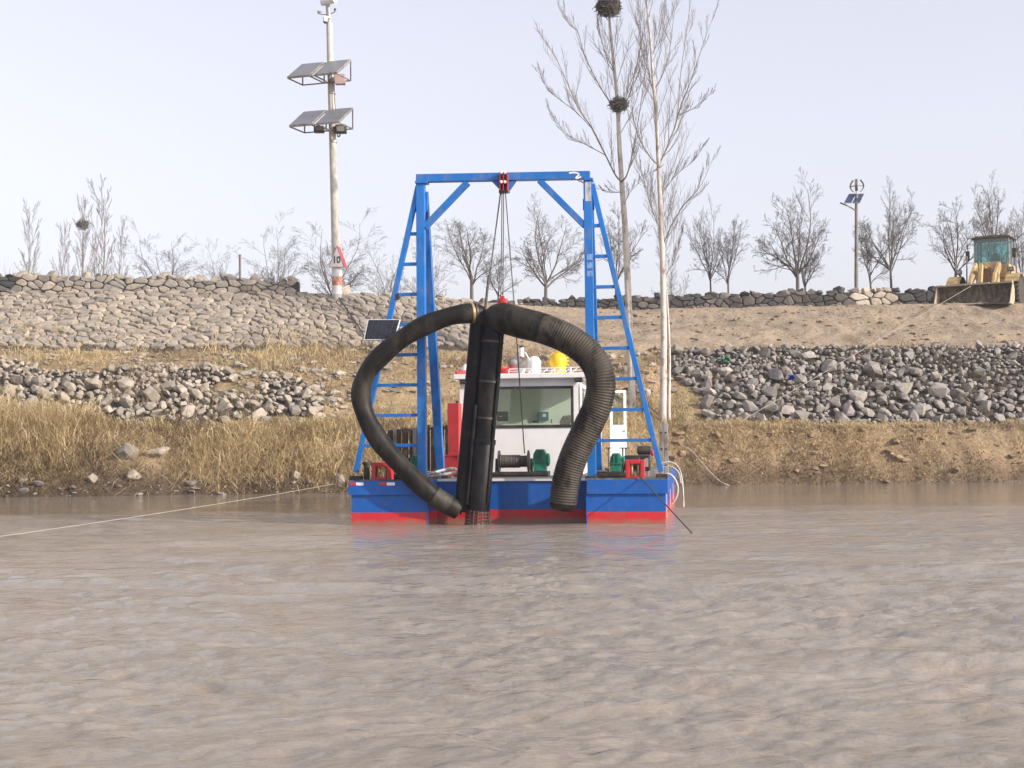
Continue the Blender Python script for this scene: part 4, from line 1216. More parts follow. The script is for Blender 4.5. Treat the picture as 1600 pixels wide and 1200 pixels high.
# gusset plate and sheave block at the middle of the beam
gp_ = [(768.5, 283.6), (805.5, 282.4), (796.5, 295.5), (780.5, 296)]
a = [B(x, y, GY - 0.06) for x, y in gp_]
f = MB(); f.prism([(v.x, GY - 0.06, v.z) for v in a], (0, 0.12, 0)); gpart(f, 'gusset', bevel=0)
sh = MB()
for x0, x1 in ((780.2, 781.8), (785.3, 786.9), (791.6, 793.4)):
    a = B(x0, 269.0, GY - 0.2); c = B(x1, 297.5, GY - 0.2)
    sh.box((a.x, GY - 0.2, c.z), (c.x, GY + 0.13, a.z))
sheave = gpart(sh, 'sheave_block', 'red', 0.004)
for x in (783.5, 789.3):
    for y in (269.5, 284.5):
        p = B(x, y, GY - 0.18)
        f = MB(); f.lathe([(0.001, -0.03), (0.03, -0.02), (0.03, 0.02), (0.001, 0.03)], (p.x, GY - 0.20, p.z), (0, 1, 0), 10); f.build('bolt', M['white_trim'], sheave, True)
    p = B(x, 283, GY)
    f = MB(); f.lathe([(0.11, -0.028), (0.13, -0.028), (0.10, -0.008), (0.10, 0.008), (0.13, 0.028), (0.11, 0.028)], (p.x, GY - 0.06, p.z - 0.02), (1, 0, 0), 24); f.build('sheave_wheel', M['red'], sheave, True)
p = B(787, 300, GY - 0.1)
f = MB(); f.box((p.x - 0.09, GY - 0.16, p.z - 0.02), (p.x + 0.09, GY - 0.02, p.z + 0.035)); f.build('rope_guide', M['black'], sheave)
# ladder stays and rungs
rungY = [361 + 47.6*k for k in range(8)]
for sgn, top_, foot, post in ((-1, (653.5, 291), (556, 738), PL), (1, (925.5, 288), (1033, 737), PR)):
    a = B(top_[0], top_[1], GY); c = B(foot[0], foot[1], GY)
    f = MB(); f.bar((a.x, GY, a.z), (c.x, GY, c.z), 0.10, 0.10); gpart(f, 'stay')
    for k in range(8):
        y = rungY[k] - (4.5 if sgn > 0 else 0)
        z = bz(800, y, GY); t = (a.z - z) / (a.z - c.z); xs = a.x + (c.x - a.x)*t
        tp = (zl - z) / (zl - DZ); xp = (post[1] + (post[0] - post[1])*tp)
        f = MB(); f.bar((xp + sgn*0.08, GY, z), (xs - sgn*0.045, GY, z), 0.065, 0.065, side=(0, 0, 1)); gpart(f, 'rung', bevel=0.004)
    f = MB(); f.box((c.x - 0.10, GY - 0.14, DZ), (c.x + 0.12, GY + 0.14, DZ + 0.09)); gpart(f, 'foot_block', 'black')
# raking back legs
for top_, foot in (((661.5, 300), (689, 736)), ((920, 297), (934.5, 736))):
    a = B(top_[0], top_[1], GY + 0.1); c = B(foot[0], foot[1], 2.45)
    f = MB(); f.bar((a.x, GY + 0.12, a.z), (c.x, 2.45, DZ + 0.01), 0.17, 0.17); gpart(f, 'back_leg')
for p_ in ((924.5, 741), (660, 741)):
    a = B(p_[0], p_[1], GY)
    f = MB(); f.box((a.x - 0.12, GY - 0.13, DZ), (a.x + 0.12, GY + 0.13, DZ + 0.06)); gpart(f, 'base_plate', 'black')
# chalk-white scrawl near the right end of the beam
cs = [(889, 270.5), (897, 269.6), (903, 270.5), (905, 273.5), (900, 277), (899.5, 278.6), (903, 278.4), (908, 276)]
pts = [Vector((B(x, y, GY - 0.085).x, GY - 0.0875, B(x, y, GY - 0.085).z)) for x, y in cs]
f = MB()
for k in range(len(pts) - 1):
    f.bar(pts[k], pts[k+1], 0.028, 0.004, side=(pts[k+1] - pts[k]).cross(Vector((0, 1, 0))))
gpart(f, 'chalk_mark', 'white', 0)
# scuffed bare patch on the upper right post
a = B(913.8, 284, GY - 0.09); c = B(924, 314, GY - 0.09)
M['scuffed'] = paint('scuffed_primer', (0.20, 0.22, 0.25), 0.7, wear=(0.55, 0.55, 0.56), wear_amt=0.16, wear_scale=9, var=0.35, scale=6)
f = MB(); f.box((a.x + 0.005, GY - 0.0885, c.z), (c.x - 0.005, GY - 0.0855, a.z)); gpart(f, 'scuffed_patch', 'scuffed', 0)
for y0 in (397, 410, 423):
    a = B(917, y0, GY - 0.09); c = B(926, y0 + 9, GY - 0.09)
    m_ = M.setdefault('faded_blue', paint('faded_blue_paint', (0.05, 0.17, 0.50), 0.6, wear=(0.22, 0.34, 0.6), wear_amt=0.18, wear_scale=22))
    f = MB(); f.box((a.x, GY - 0.088, c.z), (c.x, GY - 0.0855, a.z)); gpart(f, 'faded_mark', 'faded_blue', 0)
f = MB(); a = B(620, 463, GY)
f.box((a.x - 0.035, GY - 0.05, a.z - 0.07), (a.x + 0.05, GY + 0.05, a.z + 0.05)); gpart(f, 'work_lamp', 'black')

# solar panel bolted to the left stay
q = [(575.5, 500.5), (626, 500.5), (617, 532), (568.5, 532.5)]
def quad_slab(parent, pts4, thick, nrm, name, mat, inset=None):
    f = MB(); f.prism(pts4, Vector(nrm)*thick); return f.build(name, M[mat], parent)
t0, t1 = B(*q[0], 0.22), B(*q[1], 0.22); u1, u0 = B(*q[2], -0.02), B(*q[3], -0.02)
nr = (t1 - t0).cross(t0 - u0).normalized(); nr = nr if nr.y < 0 else -nr
spf = quad_slab(D, [t0, t1, u1, u0], 0.03, nr, 'solar_panel', 'white_trim')
cen = (t0 + t1 + u0 + u1) / 4
def ins(p, e=0.95): return cen + (p - cen)*e + nr*0.0315
cols_ = 6
for k in range(cols_):
    a0, a1 = k/cols_ + 0.0025, (k+1)/cols_ - 0.0025
    T0, T1, U1, U0 = ins(t0), ins(t1), ins(u1), ins(u0)
    quad_slab(spf, [T0.lerp(T1, a0), T0.lerp(T1, a1), U0.lerp(U1, a1), U0.lerp(U1, a0)], 0.004, nr, 'cell_strip', 'pv')
f = MB(); f.bar(cen, (bx(600, 520, GY), GY, cen.z), 0.05, 0.05); f.build('panel_bracket', M['steel'], spf)

# cabin
CY = 3.6; CL = 7.6
cx0, cx1 = bx(719, 700, CY), bx(904, 700, CY)
cz1 = bz(800, 592, CY)
cab = empty('cabin', (0, 0, 0)); cab.parent = D
def cpart(mb, name, mat='white', bevel=0.01, smooth=False): return mb.build(name, M[mat], cab, smooth, bevel)
wz0, wz1 = bz(830, 668, CY), bz(830, 604, CY)
wx0, wx1 = bx(736, 636, CY), bx(896, 636, CY)
T = 0.06
f = MB()
f.box((cx0, CY, DZ), (cx1, CY + T, wz0)); f.box((cx0, CY, wz1), (cx1, CY + T, cz1))
f.box((cx0, CY, wz0), (wx0, CY + T, wz1)); f.box((wx1, CY, wz0), (cx1, CY + T, wz1))
cpart(f, 'front_wall', bevel=0)
f = MB(); f.box((cx0, CY + T, DZ), (cx0 + T, CY + CL, cz1)); cpart(f, 'side_wall', bevel=0)
f = MB()
sy0, sy1 = CY + 0.12, CY + 2.5
f.box((cx1 - T, CY + T, DZ), (cx1, CY + CL, wz0)); f.box((cx1 - T, CY + T, wz1), (cx1, CY + CL, cz1))
f.box((cx1 - T, CY + T, wz0), (cx1, sy0, wz1)); f.box((cx1 - T, sy1, wz0), (cx1, CY + CL, wz1))
cpart(f, 'side_wall', bevel=0)
f = MB(); f.box((cx0 + T, CY + CL - T, DZ), (cx1 - T, CY + CL, cz1)); cpart(f, 'rear_wall', bevel=0)
f = MB(); f.box((cx0 + T, CY + 2.6, DZ), (cx1 - T, CY + 2.66, cz1)); cpart(f, 'partition', 'cab_in', 0)
f = MB(); f.box((cx0 + T, CY + T, DZ + 0.005), (cx1 - T, CY + 2.6, DZ + 0.03)); cpart(f, 'cabin_floor', 'deck', 0)
rx0, rx1 = bx(708.5, 588, CY - 0.18), bx(916, 588, CY - 0.18)
f = MB(); f.box((rx0, CY - 0.18, cz1), (rx1, CY + CL + 0.15, bz(800, 583.5, CY - 0.18))); roof = cpart(f, 'roof', bevel=0.015)
RZ = bz(800, 583.5, CY - 0.18)
fr = MB(); fw = 0.055
fr.box((wx0 - 0.005, CY - 0.02, wz1 - fw), (wx1 + 0.005, CY + 0.01, wz1 + 0.005)); fr.box((wx0 - 0.005, CY - 0.02, wz0 - 0.005), (wx1 + 0.005, CY + 0.01, wz0 + fw))
fr.box((wx0 - 0.005, CY - 0.02, wz0 + fw), (wx0 + fw, CY + 0.01, wz1 - fw)); fr.box((wx1 - fw, CY - 0.02, wz0 + fw), (wx1 + 0.005, CY + 0.01, wz1 - fw))
win = cpart(fr, 'window_frame', 'black', 0)
f = MB(); f.box((wx0 + fw, CY + 0.0, wz0 + fw), (wx1 - fw, CY + 0.006, wz1 - fw)); f.build('pane', M['glass'], win)
f = MB(); f.box((cx1 - 0.04, sy0, wz0), (cx1 - 0.034, sy1, wz1)); cpart(f, 'side_pane', 'glass', 0)
f = MB(); f.box((cx1, sy0 - 0.05, wz0 - 0.05), (cx1 + 0.015, sy0, wz1 + 0.05)); cpart(f, 'window_jamb', 'grey_metal', 0)
f = MB(); f.box((cx1, sy1, wz0 - 0.05), (cx1 + 0.015, sy1 + 0.05, wz1 + 0.05)); cpart(f, 'window_jamb', 'grey_metal', 0)
# corner trim and gutter pipe on the right corner
f = MB(); f.tube([(cx1 + 0.05, CY + 0.10, DZ + 0.1), (cx1 + 0.05, CY + 0.10, cz1 - 0.02)], 0.025, 8); cpart(f, 'drain_pipe', 'white_trim', 0, True)
f = MB(); p = B(909, 594.5, CY - 0.1); f.lathe([(0.02, -0.16), (0.05, -0.15), (0.055, 0.0), (0.03, 0.02)], (p.x, CY - 0.1, cz1 - 0.05), (1, 0.2, 0), 12); cpart(f, 'corner_lamp', 'black', 0, True)
f = MB(); p = B(721, 595, CY - 0.1); f.lathe([(0.02, -0.1), (0.05, -0.1), (0.055, 0.05), (0.03, 0.06)], (p.x + 0.06, CY - 0.1, cz1 - 0.05), (1, 0.2, 0), 12); cpart(f, 'corner_lamp', 'black', 0, True)
# things seen through the window
f = MB(); f.box((cx0 + T, CY + 0.9, wz0 - 0.1), (cx1 - T, CY + 1.5, wz0 + 0.10)); cpart(f, 'console', 'cab_in')
a = B(776, 643, CY + 0.9); c = B(794, 658, CY + 0.9)
f = MB(); f.box((a.x, CY + 0.92, c.z), (c.x, CY + 0.97, a.z)); mo = cpart(f, 'monitor', 'screen', 0.02)
f = MB(); f.box((a.x + 0.06, CY + 0.914, (a.z + c.z)/2 - 0.01), (a.x + 0.12, CY + 0.919, (a.z + c.z)/2 + 0.01)); f.build('monitor_label', M['white_trim'], mo)
a = B(840, 643.5, CY + 2.5); c = B(857, 656.5, CY + 2.5)
f = MB(); f.box((a.x, CY + 2.5, c.z), (c.x, CY + 2.595, a.z)); tb = cpart(f, 'control_box', 'teal', 0.01)
f = MB(); f.box((a.x + 0.12, CY + 2.494, a.z - 0.12), (a.x + 0.2, CY + 2.499, a.z - 0.05)); f.build('gauge', M['white_trim'], tb)
f = MB(); p = B(861, 660, CY + 1.2); f.tube([(p.x, CY + 1.2, p.z - 0.1), (p.x + 0.01, CY + 1.2, p.z + 0.08)], 0.012, 6); cpart(f, 'lever', 'black', 0)
p = B(837, 658.5, CY + 1.2)
f = MB(); f.box((p.x - 0.07, CY + 1.15, p.z - 0.02), (p.x + 0.06, CY + 1.25, p.z + 0.015)); cpart(f, 'handset', 'black')
a = B(874, 650, CY + 1.0); c = B(894, 667, CY + 1.0)
f = MB(); f.prism([(a.x - 0.05, CY + 0.9, c.z), (c.x, CY + 0.9, c.z), (c.x, CY + 0.9, a.z + 0.02), (a.x + 0.08, CY + 0.9, a.z)], (0, 0.5, 0)); cpart(f, 'seat_back', 'grey_metal', 0.03)
# open door at the rear right
dY = CY + CL - 0.1
d0, d1 = B(952.5, 610, dY), B(979.5, 720, dY)
zt, zb = d0.z, d1.z
door = MB(); w_ = 0.07
gz0 = bz(960, 664, dY)
door.box((d0.x, dY, zb), (d1.x, dY + 0.05, gz0)); door.box((d0.x, dY, zt - w_), (d1.x, dY + 0.05, zt))
door.box((d0.x, dY, gz0), (d0.x + w_, dY + 0.05, zt - w_)); door.box((d1.x - w_, dY, gz0), (d1.x, dY + 0.05, zt - w_))
dr = cpart(door, 'door', 'white', 0)
f = MB(); f.box((d0.x + w_, dY + 0.02, gz0), (d1.x - w_, dY + 0.026, zt - w_)); f.build('pane', M['glass'], dr)
f = MB(); f.box((d1.x - 0.10, dY - 0.03, gz0 - 0.18), (d1.x - 0.04, dY, gz0 - 0.15)); f.build('handle', M['steel'], dr)
f = MB(); f.box((cx1, CY + 6.0, DZ), (cx1 + 0.02, CY + 6.06, zt)); cpart(f, 'door_post', 'grey_metal', 0)
# roof gear
ry = CY + 0.25
p = B(809.5, 566.5, ry)
f = MB(); f.lathe([(0.02, 0.10), (0.19, 0.05), (0.235, 0.0), (0.235, -0.03), (0.20, -0.05)], (0, 0, 0), (0, 1, 0), 24)
f.v = [(x + p.x, y + ry, z*0.62 + p.z) for x, y, z in f.v]
fl = f.build('floodlight', M['grey_metal'], roof, True)
for dx in (-0.085, 0.085):
    f = MB(); f.lathe([(0.001, -0.02), (0.075, 0.0), (0.075, 0.012), (0.001, 0.02)], (p.x + dx, ry - 0.052, p.z), (0, 1, 0), 16); f.build('lens', M['steel'], fl, True)
f = MB(); f.tube([(p.x, ry + 0.05, RZ), (p.x, ry + 0.05, p.z - 0.1)], 0.02, 8); f.build('lamp_stem', M['white_trim'], fl)
a = B(815, 541, ry + 0.8)
f = MB(); f.lathe([(0.055, RZ - 0.01 - a.z), (0.055, -0.03)], (a.x, ry + 0.8, a.z), sides=14); mst = f.build('vent_post', M['white'], roof, True)
f = MB(); f.lathe([(0.06, -0.03), (0.065, -0.01), (0.02, 0.02), (0.001, 0.025)], (a.x, ry + 0.8, a.z), sides=14); f.build('vent_cap', M['black'], mst, True)
a = B(836, 556, ry + 0.5); c = B(836, 580, ry + 0.5)
f = MB(); hh = a.z - RZ
f.lathe([(0.15, 0.0), (0.15, hh*0.55), (0.14, hh*0.75), (0.10, hh*0.92), (0.001, hh)], (a.x - 0.02, ry + 0.5, RZ), sides=24); f.build('ventilator', M['white'], roof, True)
f = MB(); f.bar((a.x - 0.2, ry + 0.3, RZ + 0.5), (a.x - 0.02, ry + 0.5, RZ + 0.14), 0.03, 0.03); f.build('vent_strut', M['white_trim'], roof)
rail = MB()
ra = [B(795, 577, CY - 0.1), B(915, 573.5, CY - 0.1)]
rail.tube([(ra[0].x, CY - 0.1, ra[0].z), (ra[1].x, CY - 0.1, ra[1].z), (ra[1].x, CY + 3.0, ra[1].z)], 0.014, 6)
for k in range(6):
    xx = ra[0].x + (ra[1].x - ra[0].x)*k/5; zz = ra[0].z + (ra[1].z - ra[0].z)*k/5
    rail.tube([(xx, CY - 0.1, RZ), (xx, CY - 0.1, zz)], 0.011 if k not in (4,) else 0.03, 6)
rail.tube([(ra[0].x, CY - 0.1, RZ + 0.05), (ra[1].x, CY - 0.1, RZ + 0.05)], 0.009, 6)
for k in range(8):
    xx = ra[0].x + 0.25 + k*0.16
    rail.tube([(xx, CY - 0.05, RZ), (xx + 0.10, CY + 0.1, RZ + 0.10)], 0.008, 5)
rail.build('roof_rail', M['white_trim'], roof, True)

# red cabinets beside the cabin
a = B(699, 630, 3.2); c = B(717, 714, 3.2)
f = MB(); f.box((a.x, 3.2, c.z), (c.x, 3.75, a.z)); rc = f.build('red_cabinet', M['red'], D, bevel=0.01)
f = MB(); f.tube([(c.x - 0.06, 3.4, a.z), (c.x - 0.06, 3.4, a.z + 0.06)], 0.03, 8); f.build('cabinet_cap', M['black'], rc)
a = B(692, 713, 2.9); c = B(716, 731, 2.9)
f = MB(); f.box((a.x, 2.9, DZ), (c.x, 3.6, a.z)); lk = f.build('red_locker', M['red'], D, bevel=0.012)
f = MB(); f.box((a.x - 0.01, 2.89, a.z), (c.x + 0.01, 3.61, a.z + 0.02)); f.build('locker_lid', M['hull_red'], lk)

def lobed(mb, c, r, axis, prof, sides=20): mb.lathe([(a*r, b*r) for a, b in prof], c, axis, sides)

# winches
def winch(name, by, frame, drum, gear, label=None, rope=True):
    a = B(frame[0], frame[2], by); c = B(frame[1], frame[2], by)
    root = empty(name, (0, 0, 0)); root.parent = D
    if label: root['label'] = label
    f = MB(); f.box((a.x, by - 0.22, DZ), (c.x, by + 0.25, DZ + 0.035)); f.box((a.x, by - 0.24, DZ + 0.035), (c.x, by - 0.18, DZ + 0.10)); f.box((a.x, by + 0.2, DZ + 0.035), (c.x, by + 0.26, DZ + 0.10))
    f.build('bedplate', M['black'], root, bevel=0.006)
    p0, p1, fr_, dr_ = B(drum[0], drum[2], by), B(drum[1], drum[2], by), drum[3], drum[4]
    z = p0.z; L = p1.x - p0.x
    f = MB(); f.lathe([(fr_*0.9, 0.0), (fr_, 0.004), (fr_, 0.026), (fr_*0.9, 0.03), (dr_*0.8, 0.032), (dr_*0.8, L - 0.032), (fr_*0.9, L - 0.03), (fr_, L - 0.026), (fr_, L - 0.004), (fr_*0.9, L)], (p0.x, by, z), (1, 0, 0), 28)
    drm = f.build('drum', M['black'], root, True)
    if rope:
        prof = []; nn = 22
        for k in range(nn):
            x0 = 0.04 + (L - 0.08)*k/nn; w = (L - 0.08)/nn
            e = dr_*(1.0 - 0.06*abs(math.sin(k*1.7)) - (0.1 if k > 15 else 0))
            prof += [(e*0.94, x0 + w*0.05), (e, x0 + w*0.35), (e, x0 + w*0.65), (e*0.94, x0 + w*0.95)]
        f = MB(); f.lathe(prof, (p0.x, by, z), (1, 0, 0), 26); f.build('wound_rope', M['wound'], drm, True)
    for x in (p0.x - 0.06, p1.x + 0.03):
        f = MB(); f.prism([(x, by - 0.16, DZ + 0.03), (x, by + 0.16, DZ + 0.03), (x, by + 0.06, z + 0.06), (x, by - 0.06, z + 0.06)], (0.035, 0, 0)); f.build('bearing_stand', M['black'], root, bevel=0.005)
    if gear:
        a = B(gear[0], gear[2], by); c = B(gear[1], gear[3], by); xm = (a.x + c.x)/2; w = c.x - a.x; h = a.z - c.z
        f = MB()
        f.prism([(xm - w*0.42, by - 0.16, c.z), (xm + w*0.42, by - 0.16, c.z), (xm + w*0.5, by - 0.16, c.z + h*0.42), (xm + w*0.42, by - 0.16, c.z + h*0.82), (xm + w*0.28, by - 0.16, a.z), (xm - w*0.24, by - 0.16, a.z), (xm - w*0.42, by - 0.16, c.z + h*0.80), (xm - w*0.5, by - 0.16, c.z + h*0.42)], (0, 0.32, 0))
        gb = f.build('gearbox', M['green'], root, bevel=0.015)
        f = MB(); f.box((xm - w*0.55, by - 0.185, c.z + h*0.42), (xm + w*0.55, by + 0.185, c.z + h*0.48)); f.build('gearbox_flange', M['green'], gb)
        for k in (-0.2, 0.12):
            f = MB(); f.box((xm + w*k, by - 0.19, c.z + h*0.50), (xm + w*(k + 0.10), by - 0.155, c.z + h*0.97)); f.build('gearbox_rib', M['green'], gb)
        f = MB(); f.lathe([(h*0.28, 0), (h*0.30, 0.01), (h*0.30, 0.04), (h*0.2, 0.06)], (xm + w*0.48, by, c.z + h*0.52), (1, 0, 0), 20); f.build('end_cover', M['green'], gb, True)
        f = MB(); f.box((xm - w*0.5, by - 0.2, DZ + 0.03), (xm + w*0.6, by + 0.2, c.z)); f.build('gearbox_foot', M['black'], root)
    return root
winch('winch', 2.7, (771, 858, 742), (779, 827, 721, 0.235, 0.145), (833, 855.5, 702, 736))
winch('winch', 1.3, (934, 990, 742), (973, 1000, 727, 0.16, 0.10), (953, 972.5, 708, 737), rope=False)
winch('winch', 1.3, (606, 652, 742), (612, 640, 729, 0.18, 0.12), (644, 656, 711, 730))

# fairlead frames with upright rollers
def fairlead(by, x0, x1, y0):
    a = B(x0, y0, by); c = B(x1, y0, by); w = c.x - a.x; zt = a.z; zb = DZ; t = w*0.22
    f = MB()
    f.box((a.x, by, zb), (a.x + t, by + 0.26, zt)); f.box((c.x - t, by, zb), (c.x, by + 0.26, zt))
    f.box((a.x + t, by, zt - t), (c.x - t, by + 0.26, zt)); f.box((a.x + t, by, zb), (c.x - t, by + 0.26, zb + t*0.8))
    fl = f.build('fairlead', M['hull_red'], D, bevel=0.015)
    for k in (0.37, 0.63):
        f = MB(); xx = a.x + w*k + (0.015 if k > .5 else -0.015)
        f.lathe([(0.026, 0), (0.032, 0.02), (0.032, zt - zb - t*1.8 - 0.02), (0.026, zt - zb - t*1.8)], (xx, by + 0.08, zb + t*0.8), sides=12); f.build('roller', M['brass'], fl, True)
    return a.x + w*0.5, (zt + zb)/2
FR = fairlead(0.12, 977, 1007, 718.5)
FL_ = fairlead(0.12, 580, 611, 722.5)

# smaller deck gear
f = MB(); a = B(573, 722, 0.5); f.lathe([(0.06, 0), (0.06, a.z - DZ - 0.06), (0.09, a.z - DZ - 0.05), (0.09, a.z - DZ), (0.001, a.z - DZ + 0.01)], (a.x, 0.5, DZ), sides=14); f.build('bollard', M['black'], D, True)
a = B(995, 697, 2.2); c = B(1019, 710.5, 2.2); zz = (a.z + c.z)/2; rr = (a.z - c.z)/2
f = MB(); f.lathe([(rr*0.6, 0), (rr, 0.02), (rr, c.x - a.x - 0.05), (rr*0.7, c.x - a.x)], (a.x, 2.2, zz), (1, 0, 0), 20); mt = f.build('motor', M['black'], D, True)
for k in range(5):
    f = MB(); f.lathe([(rr*1.04, 0), (rr*1.04, 0.015)], (a.x + 0.05 + k*0.05, 2.2, zz), (1, 0, 0), 20); f.build('cooling_fin', M['black'], mt)
a = B(976, 711.5, 2.2); c = B(1016, 732, 2.2)
f = MB(); f.box((a.x, 2.0, DZ + 0.12), (c.x, 2.6, a.z)); pk = f.build('power_pack', M['black'], D, bevel=0.015)
f = MB(); f.box((a.x + 0.03, 2.02, DZ), (c.x - 0.03, 2.58, DZ + 0.12)); f.build('pack_skid', M['grey_metal'], pk)
f = MB(); f.box((c.x - 0.1, 1.985, DZ + 0.2), (c.x - 0.03, 2.0, a.z - 0.06)); f.build('pack_panel', M['steel'], pk)
for px in (951, 973, 978):
    a = B(px, 700, 3.0); f = MB(); f.tube([(a.x, 3.0, DZ), (a.x, 3.0, a.z)], 0.018, 8)
    vv = f.build('valve_stem', M['grey_metal'], D, True)
    f = MB(); tp = [(a.x + 0.07*math.cos(q), 3.0 + 0.07*math.sin(q), a.z) for q in np.linspace(0, 6.283, 13)]; f.tube(tp, 0.010, 5, False); f.build('hand_wheel', M['black'], vv, True)
a = B(949, 725, 1.6); f = MB(); f.lathe([(0.05, 0), (0.055, 0.02), (0.055, 0.18), (0.02, 0.2)], (a.x, 1.6, DZ), sides=14); f.build('filter_can', M['brass'], D, True)
for pts in ([(668, 742, 1.2), (680, 738, 1.3), (695, 734, 1.5), (706, 732, 1.8), (712, 733, 2.2)], [(664, 744, 1.2), (672, 745, 1.0), (690, 742, 1.2), (712, 738, 1.6)], [(922, 738, 1.2), (935, 737, 1.4), (950, 737, 1.6)]):
    f = MB(); q = [B(*p) for p in pts]; q = [Vector((v.x, v.y, max(v.z, DZ + 0.03))) for v in q]; f.tube(catmull(q, 6), 0.032, 8); f.build('hydraulic_hose', M['steel'], D, True)
rnd = random.Random(4)
for k in range(14):
    px = rnd.choice((rnd.uniform(676, 716), rnd.uniform(626, 664), rnd.uniform(980, 1030)))
    by = rnd.uniform(1.2, 2.4); a = B(px, 742, by); s = rnd.uniform(0.03, 0.08)
    f = MB(); f.box((a.x - s, by - s, DZ), (a.x + s*rnd.uniform(0.5, 1.5), by + s, DZ + s*rnd.uniform(0.6, 2.0)))
    f.build('deck_fitting', M[rnd.choice(('black', 'grey_metal', 'steel', 'black'))], D, bevel=0.006)
f = MB()
for x0, x1, y in ((560, 668, 748.6), (917, 1040, 745.6)):
    a = B(x0, y, 0.05); c = B(x1, y, 0.05); f.box((a.x, 0.03, DZ), (c.x, 0.05, DZ + 0.028))
f.build('deck_edge_angle', M['deck'], D)

# grey guide posts at the right side of the deck
gy = 3.4
for x0, x1, yt in ((1030, 1036.5, 664), (1037, 1043.5, 661)):
    a = B(x0, yt, gy); c = B(x1, yt, gy)
    f = MB(); f.box((a.x, gy, DZ), (c.x, gy + 0.12, a.z)); gpst = f.build('guide_post', M['steel'], D, bevel=0.01)
    for k in range(3):
        f = MB(); zz = DZ + 0.2 + k*0.35
        f.lathe([(0.02, -0.01), (0.02, 0.004)], ((a.x + c.x)/2, gy, zz), (0, 1, 0), 10); f.build('bolt', M['black'], gpst)

# corrugated sheets along the left rear of the deck
sy = 9.0; nsh = 9
for k in range(nsh):
    px0, px1 = 606 + k*11.2, 606 + (k+1)*11.2 - 0.8
    a = B(px0, 672 - (k % 3)*1.5 - (5 if k > 4 else 0), sy); c = B(px1, 735, sy)
    f = MB(); nn = 12; prof = []
    for i in range(nn + 1): prof.append((a.x + (c.x - a.x)*i/nn, sy + 0.025*math.sin(i*math.pi/2)))
    f.add([(x, y, z) for z in (DZ, a.z) for x, y in prof] , [(i, i+1, nn + 2 + i, nn + 1 + i) for i in range(nn)])
    o = link('corrugated_sheet', f.mesh('corrugated_sheet', M['rusty']), D)
    sm = o.modifiers.new('thick', 'SOLIDIFY'); sm.thickness = 0.008
f = MB(); a = B(606, 673, sy); c = B(706, 668, sy); f.bar((a.x, sy + 0.06, a.z), (c.x, sy + 0.06, c.z), 0.06, 0.06); f.build('sheet_rail', M['grey_metal'], D)
for px in (617, 648, 686):
    a = B(px, 668, sy - 0.1); f = MB(); f.box((a.x - 0.05, sy - 0.12, DZ), (a.x + 0.05, sy - 0.04, a.z)); f.build('sheet_post', M['grey_metal'], D)

M['dull_hose'] = paint('dull_pale_hose', (0.52, 0.50, 0.47), 0.6, wear=(0.35, 0.32, 0.28), wear_amt=0.1)
# pale hose loops hanging over the right side
for pts, r_ in (([(1034, 724, 3.2), (1046, 722, 3.2), (1058, 728, 3.2), (1064, 742, 3.2), (1067, 765, 3.2), (1068, 792, 3.2)], 0.020),
                ([(1036, 742, 2.0), (1046, 741, 2.0), (1055, 750, 2.0), (1059, 764, 2.0), (1056, 778, 2.0), (1050, 787, 2.0)], 0.023),
                ([(1036, 730, 2.6), (1048, 729, 2.6), (1060, 738, 2.6), (1064, 755, 2.6)], 0.014)):
    q = [B(*p) for p in pts]
    f = MB(); f.tube(catmull(q, 6), r_, 8); f.build('side_hose', M['dull_hose'], D, True)

# ------------------------------------------------------------------ things on the barge
def boat_thing(name, label, cat, group=None):
    return empty(name, BOAT_O, BOAT_YAW, label, cat, group)

# suspended dredge pump: two black pipes, a big ribbed hose and a smooth hose
pump = boat_thing('suction_pump', 'black twin pipe suction pump with two big hoses hanging under the gantry', 'dredge pump')
PYa = 0.08
a0, a1 = B(747.5, 494, 0.16), B(722, 800, 0.16)
f = MB(); f.tube([a0, a0.lerp(a1, 0.5), a1], 0.155, 22); f.build('delivery_pipe', M['pipe'], pump, True)
a0, a1 = B(772.5, 498, PYa), B(747, 797, PYa); axis = (a1 - a0)
f = MB(); f.tube([a0, a0.lerp(a1, 0.64)], 0.205, 26); f.build('suction_pipe', M['pipe'], pump, True)
f = MB(); f.tube([a0.lerp(a1, 0.64), a0.lerp(a1, 0.645), a1], [0.205, 0.218, 0.222], 26); f.build('pump_barrel', M['pipe'], pump, True)
f = MB(); c0, c1 = a0.lerp(a1, 0.75), a0.lerp(a1, 0.752); f.tube([a0.lerp(a1, 0.63), a0.lerp(a1, 0.655)], 0.232, 26); f.build('flange', M['pipe'], pump, True)
for off, t0_, t1_, r_ in ((-0.20, 0.45, 0.97, 0.035), (0.19, 0.06, 0.96, 0.030), (0.215, 0.05, 0.5, 0.02)):
    p = a0.lerp(a1, t0_) + Vector((off, -0.14, 0)); q = a0.lerp(a1, t1_) + Vector((off, -0.14, 0))
    f = MB(); f.tube([p, q], r_, 10); f.build('guide_tube', M['pipe'], pump, True)
for t in (0.12, 0.33, 0.52, 0.9):
    p = a0.lerp(a1, t); f = MB(); f.tube([p - axis.normalized()*0.02, p + axis.normalized()*0.02], 0.22, 24); f.build('clamp_band', M['black'], pump, True)
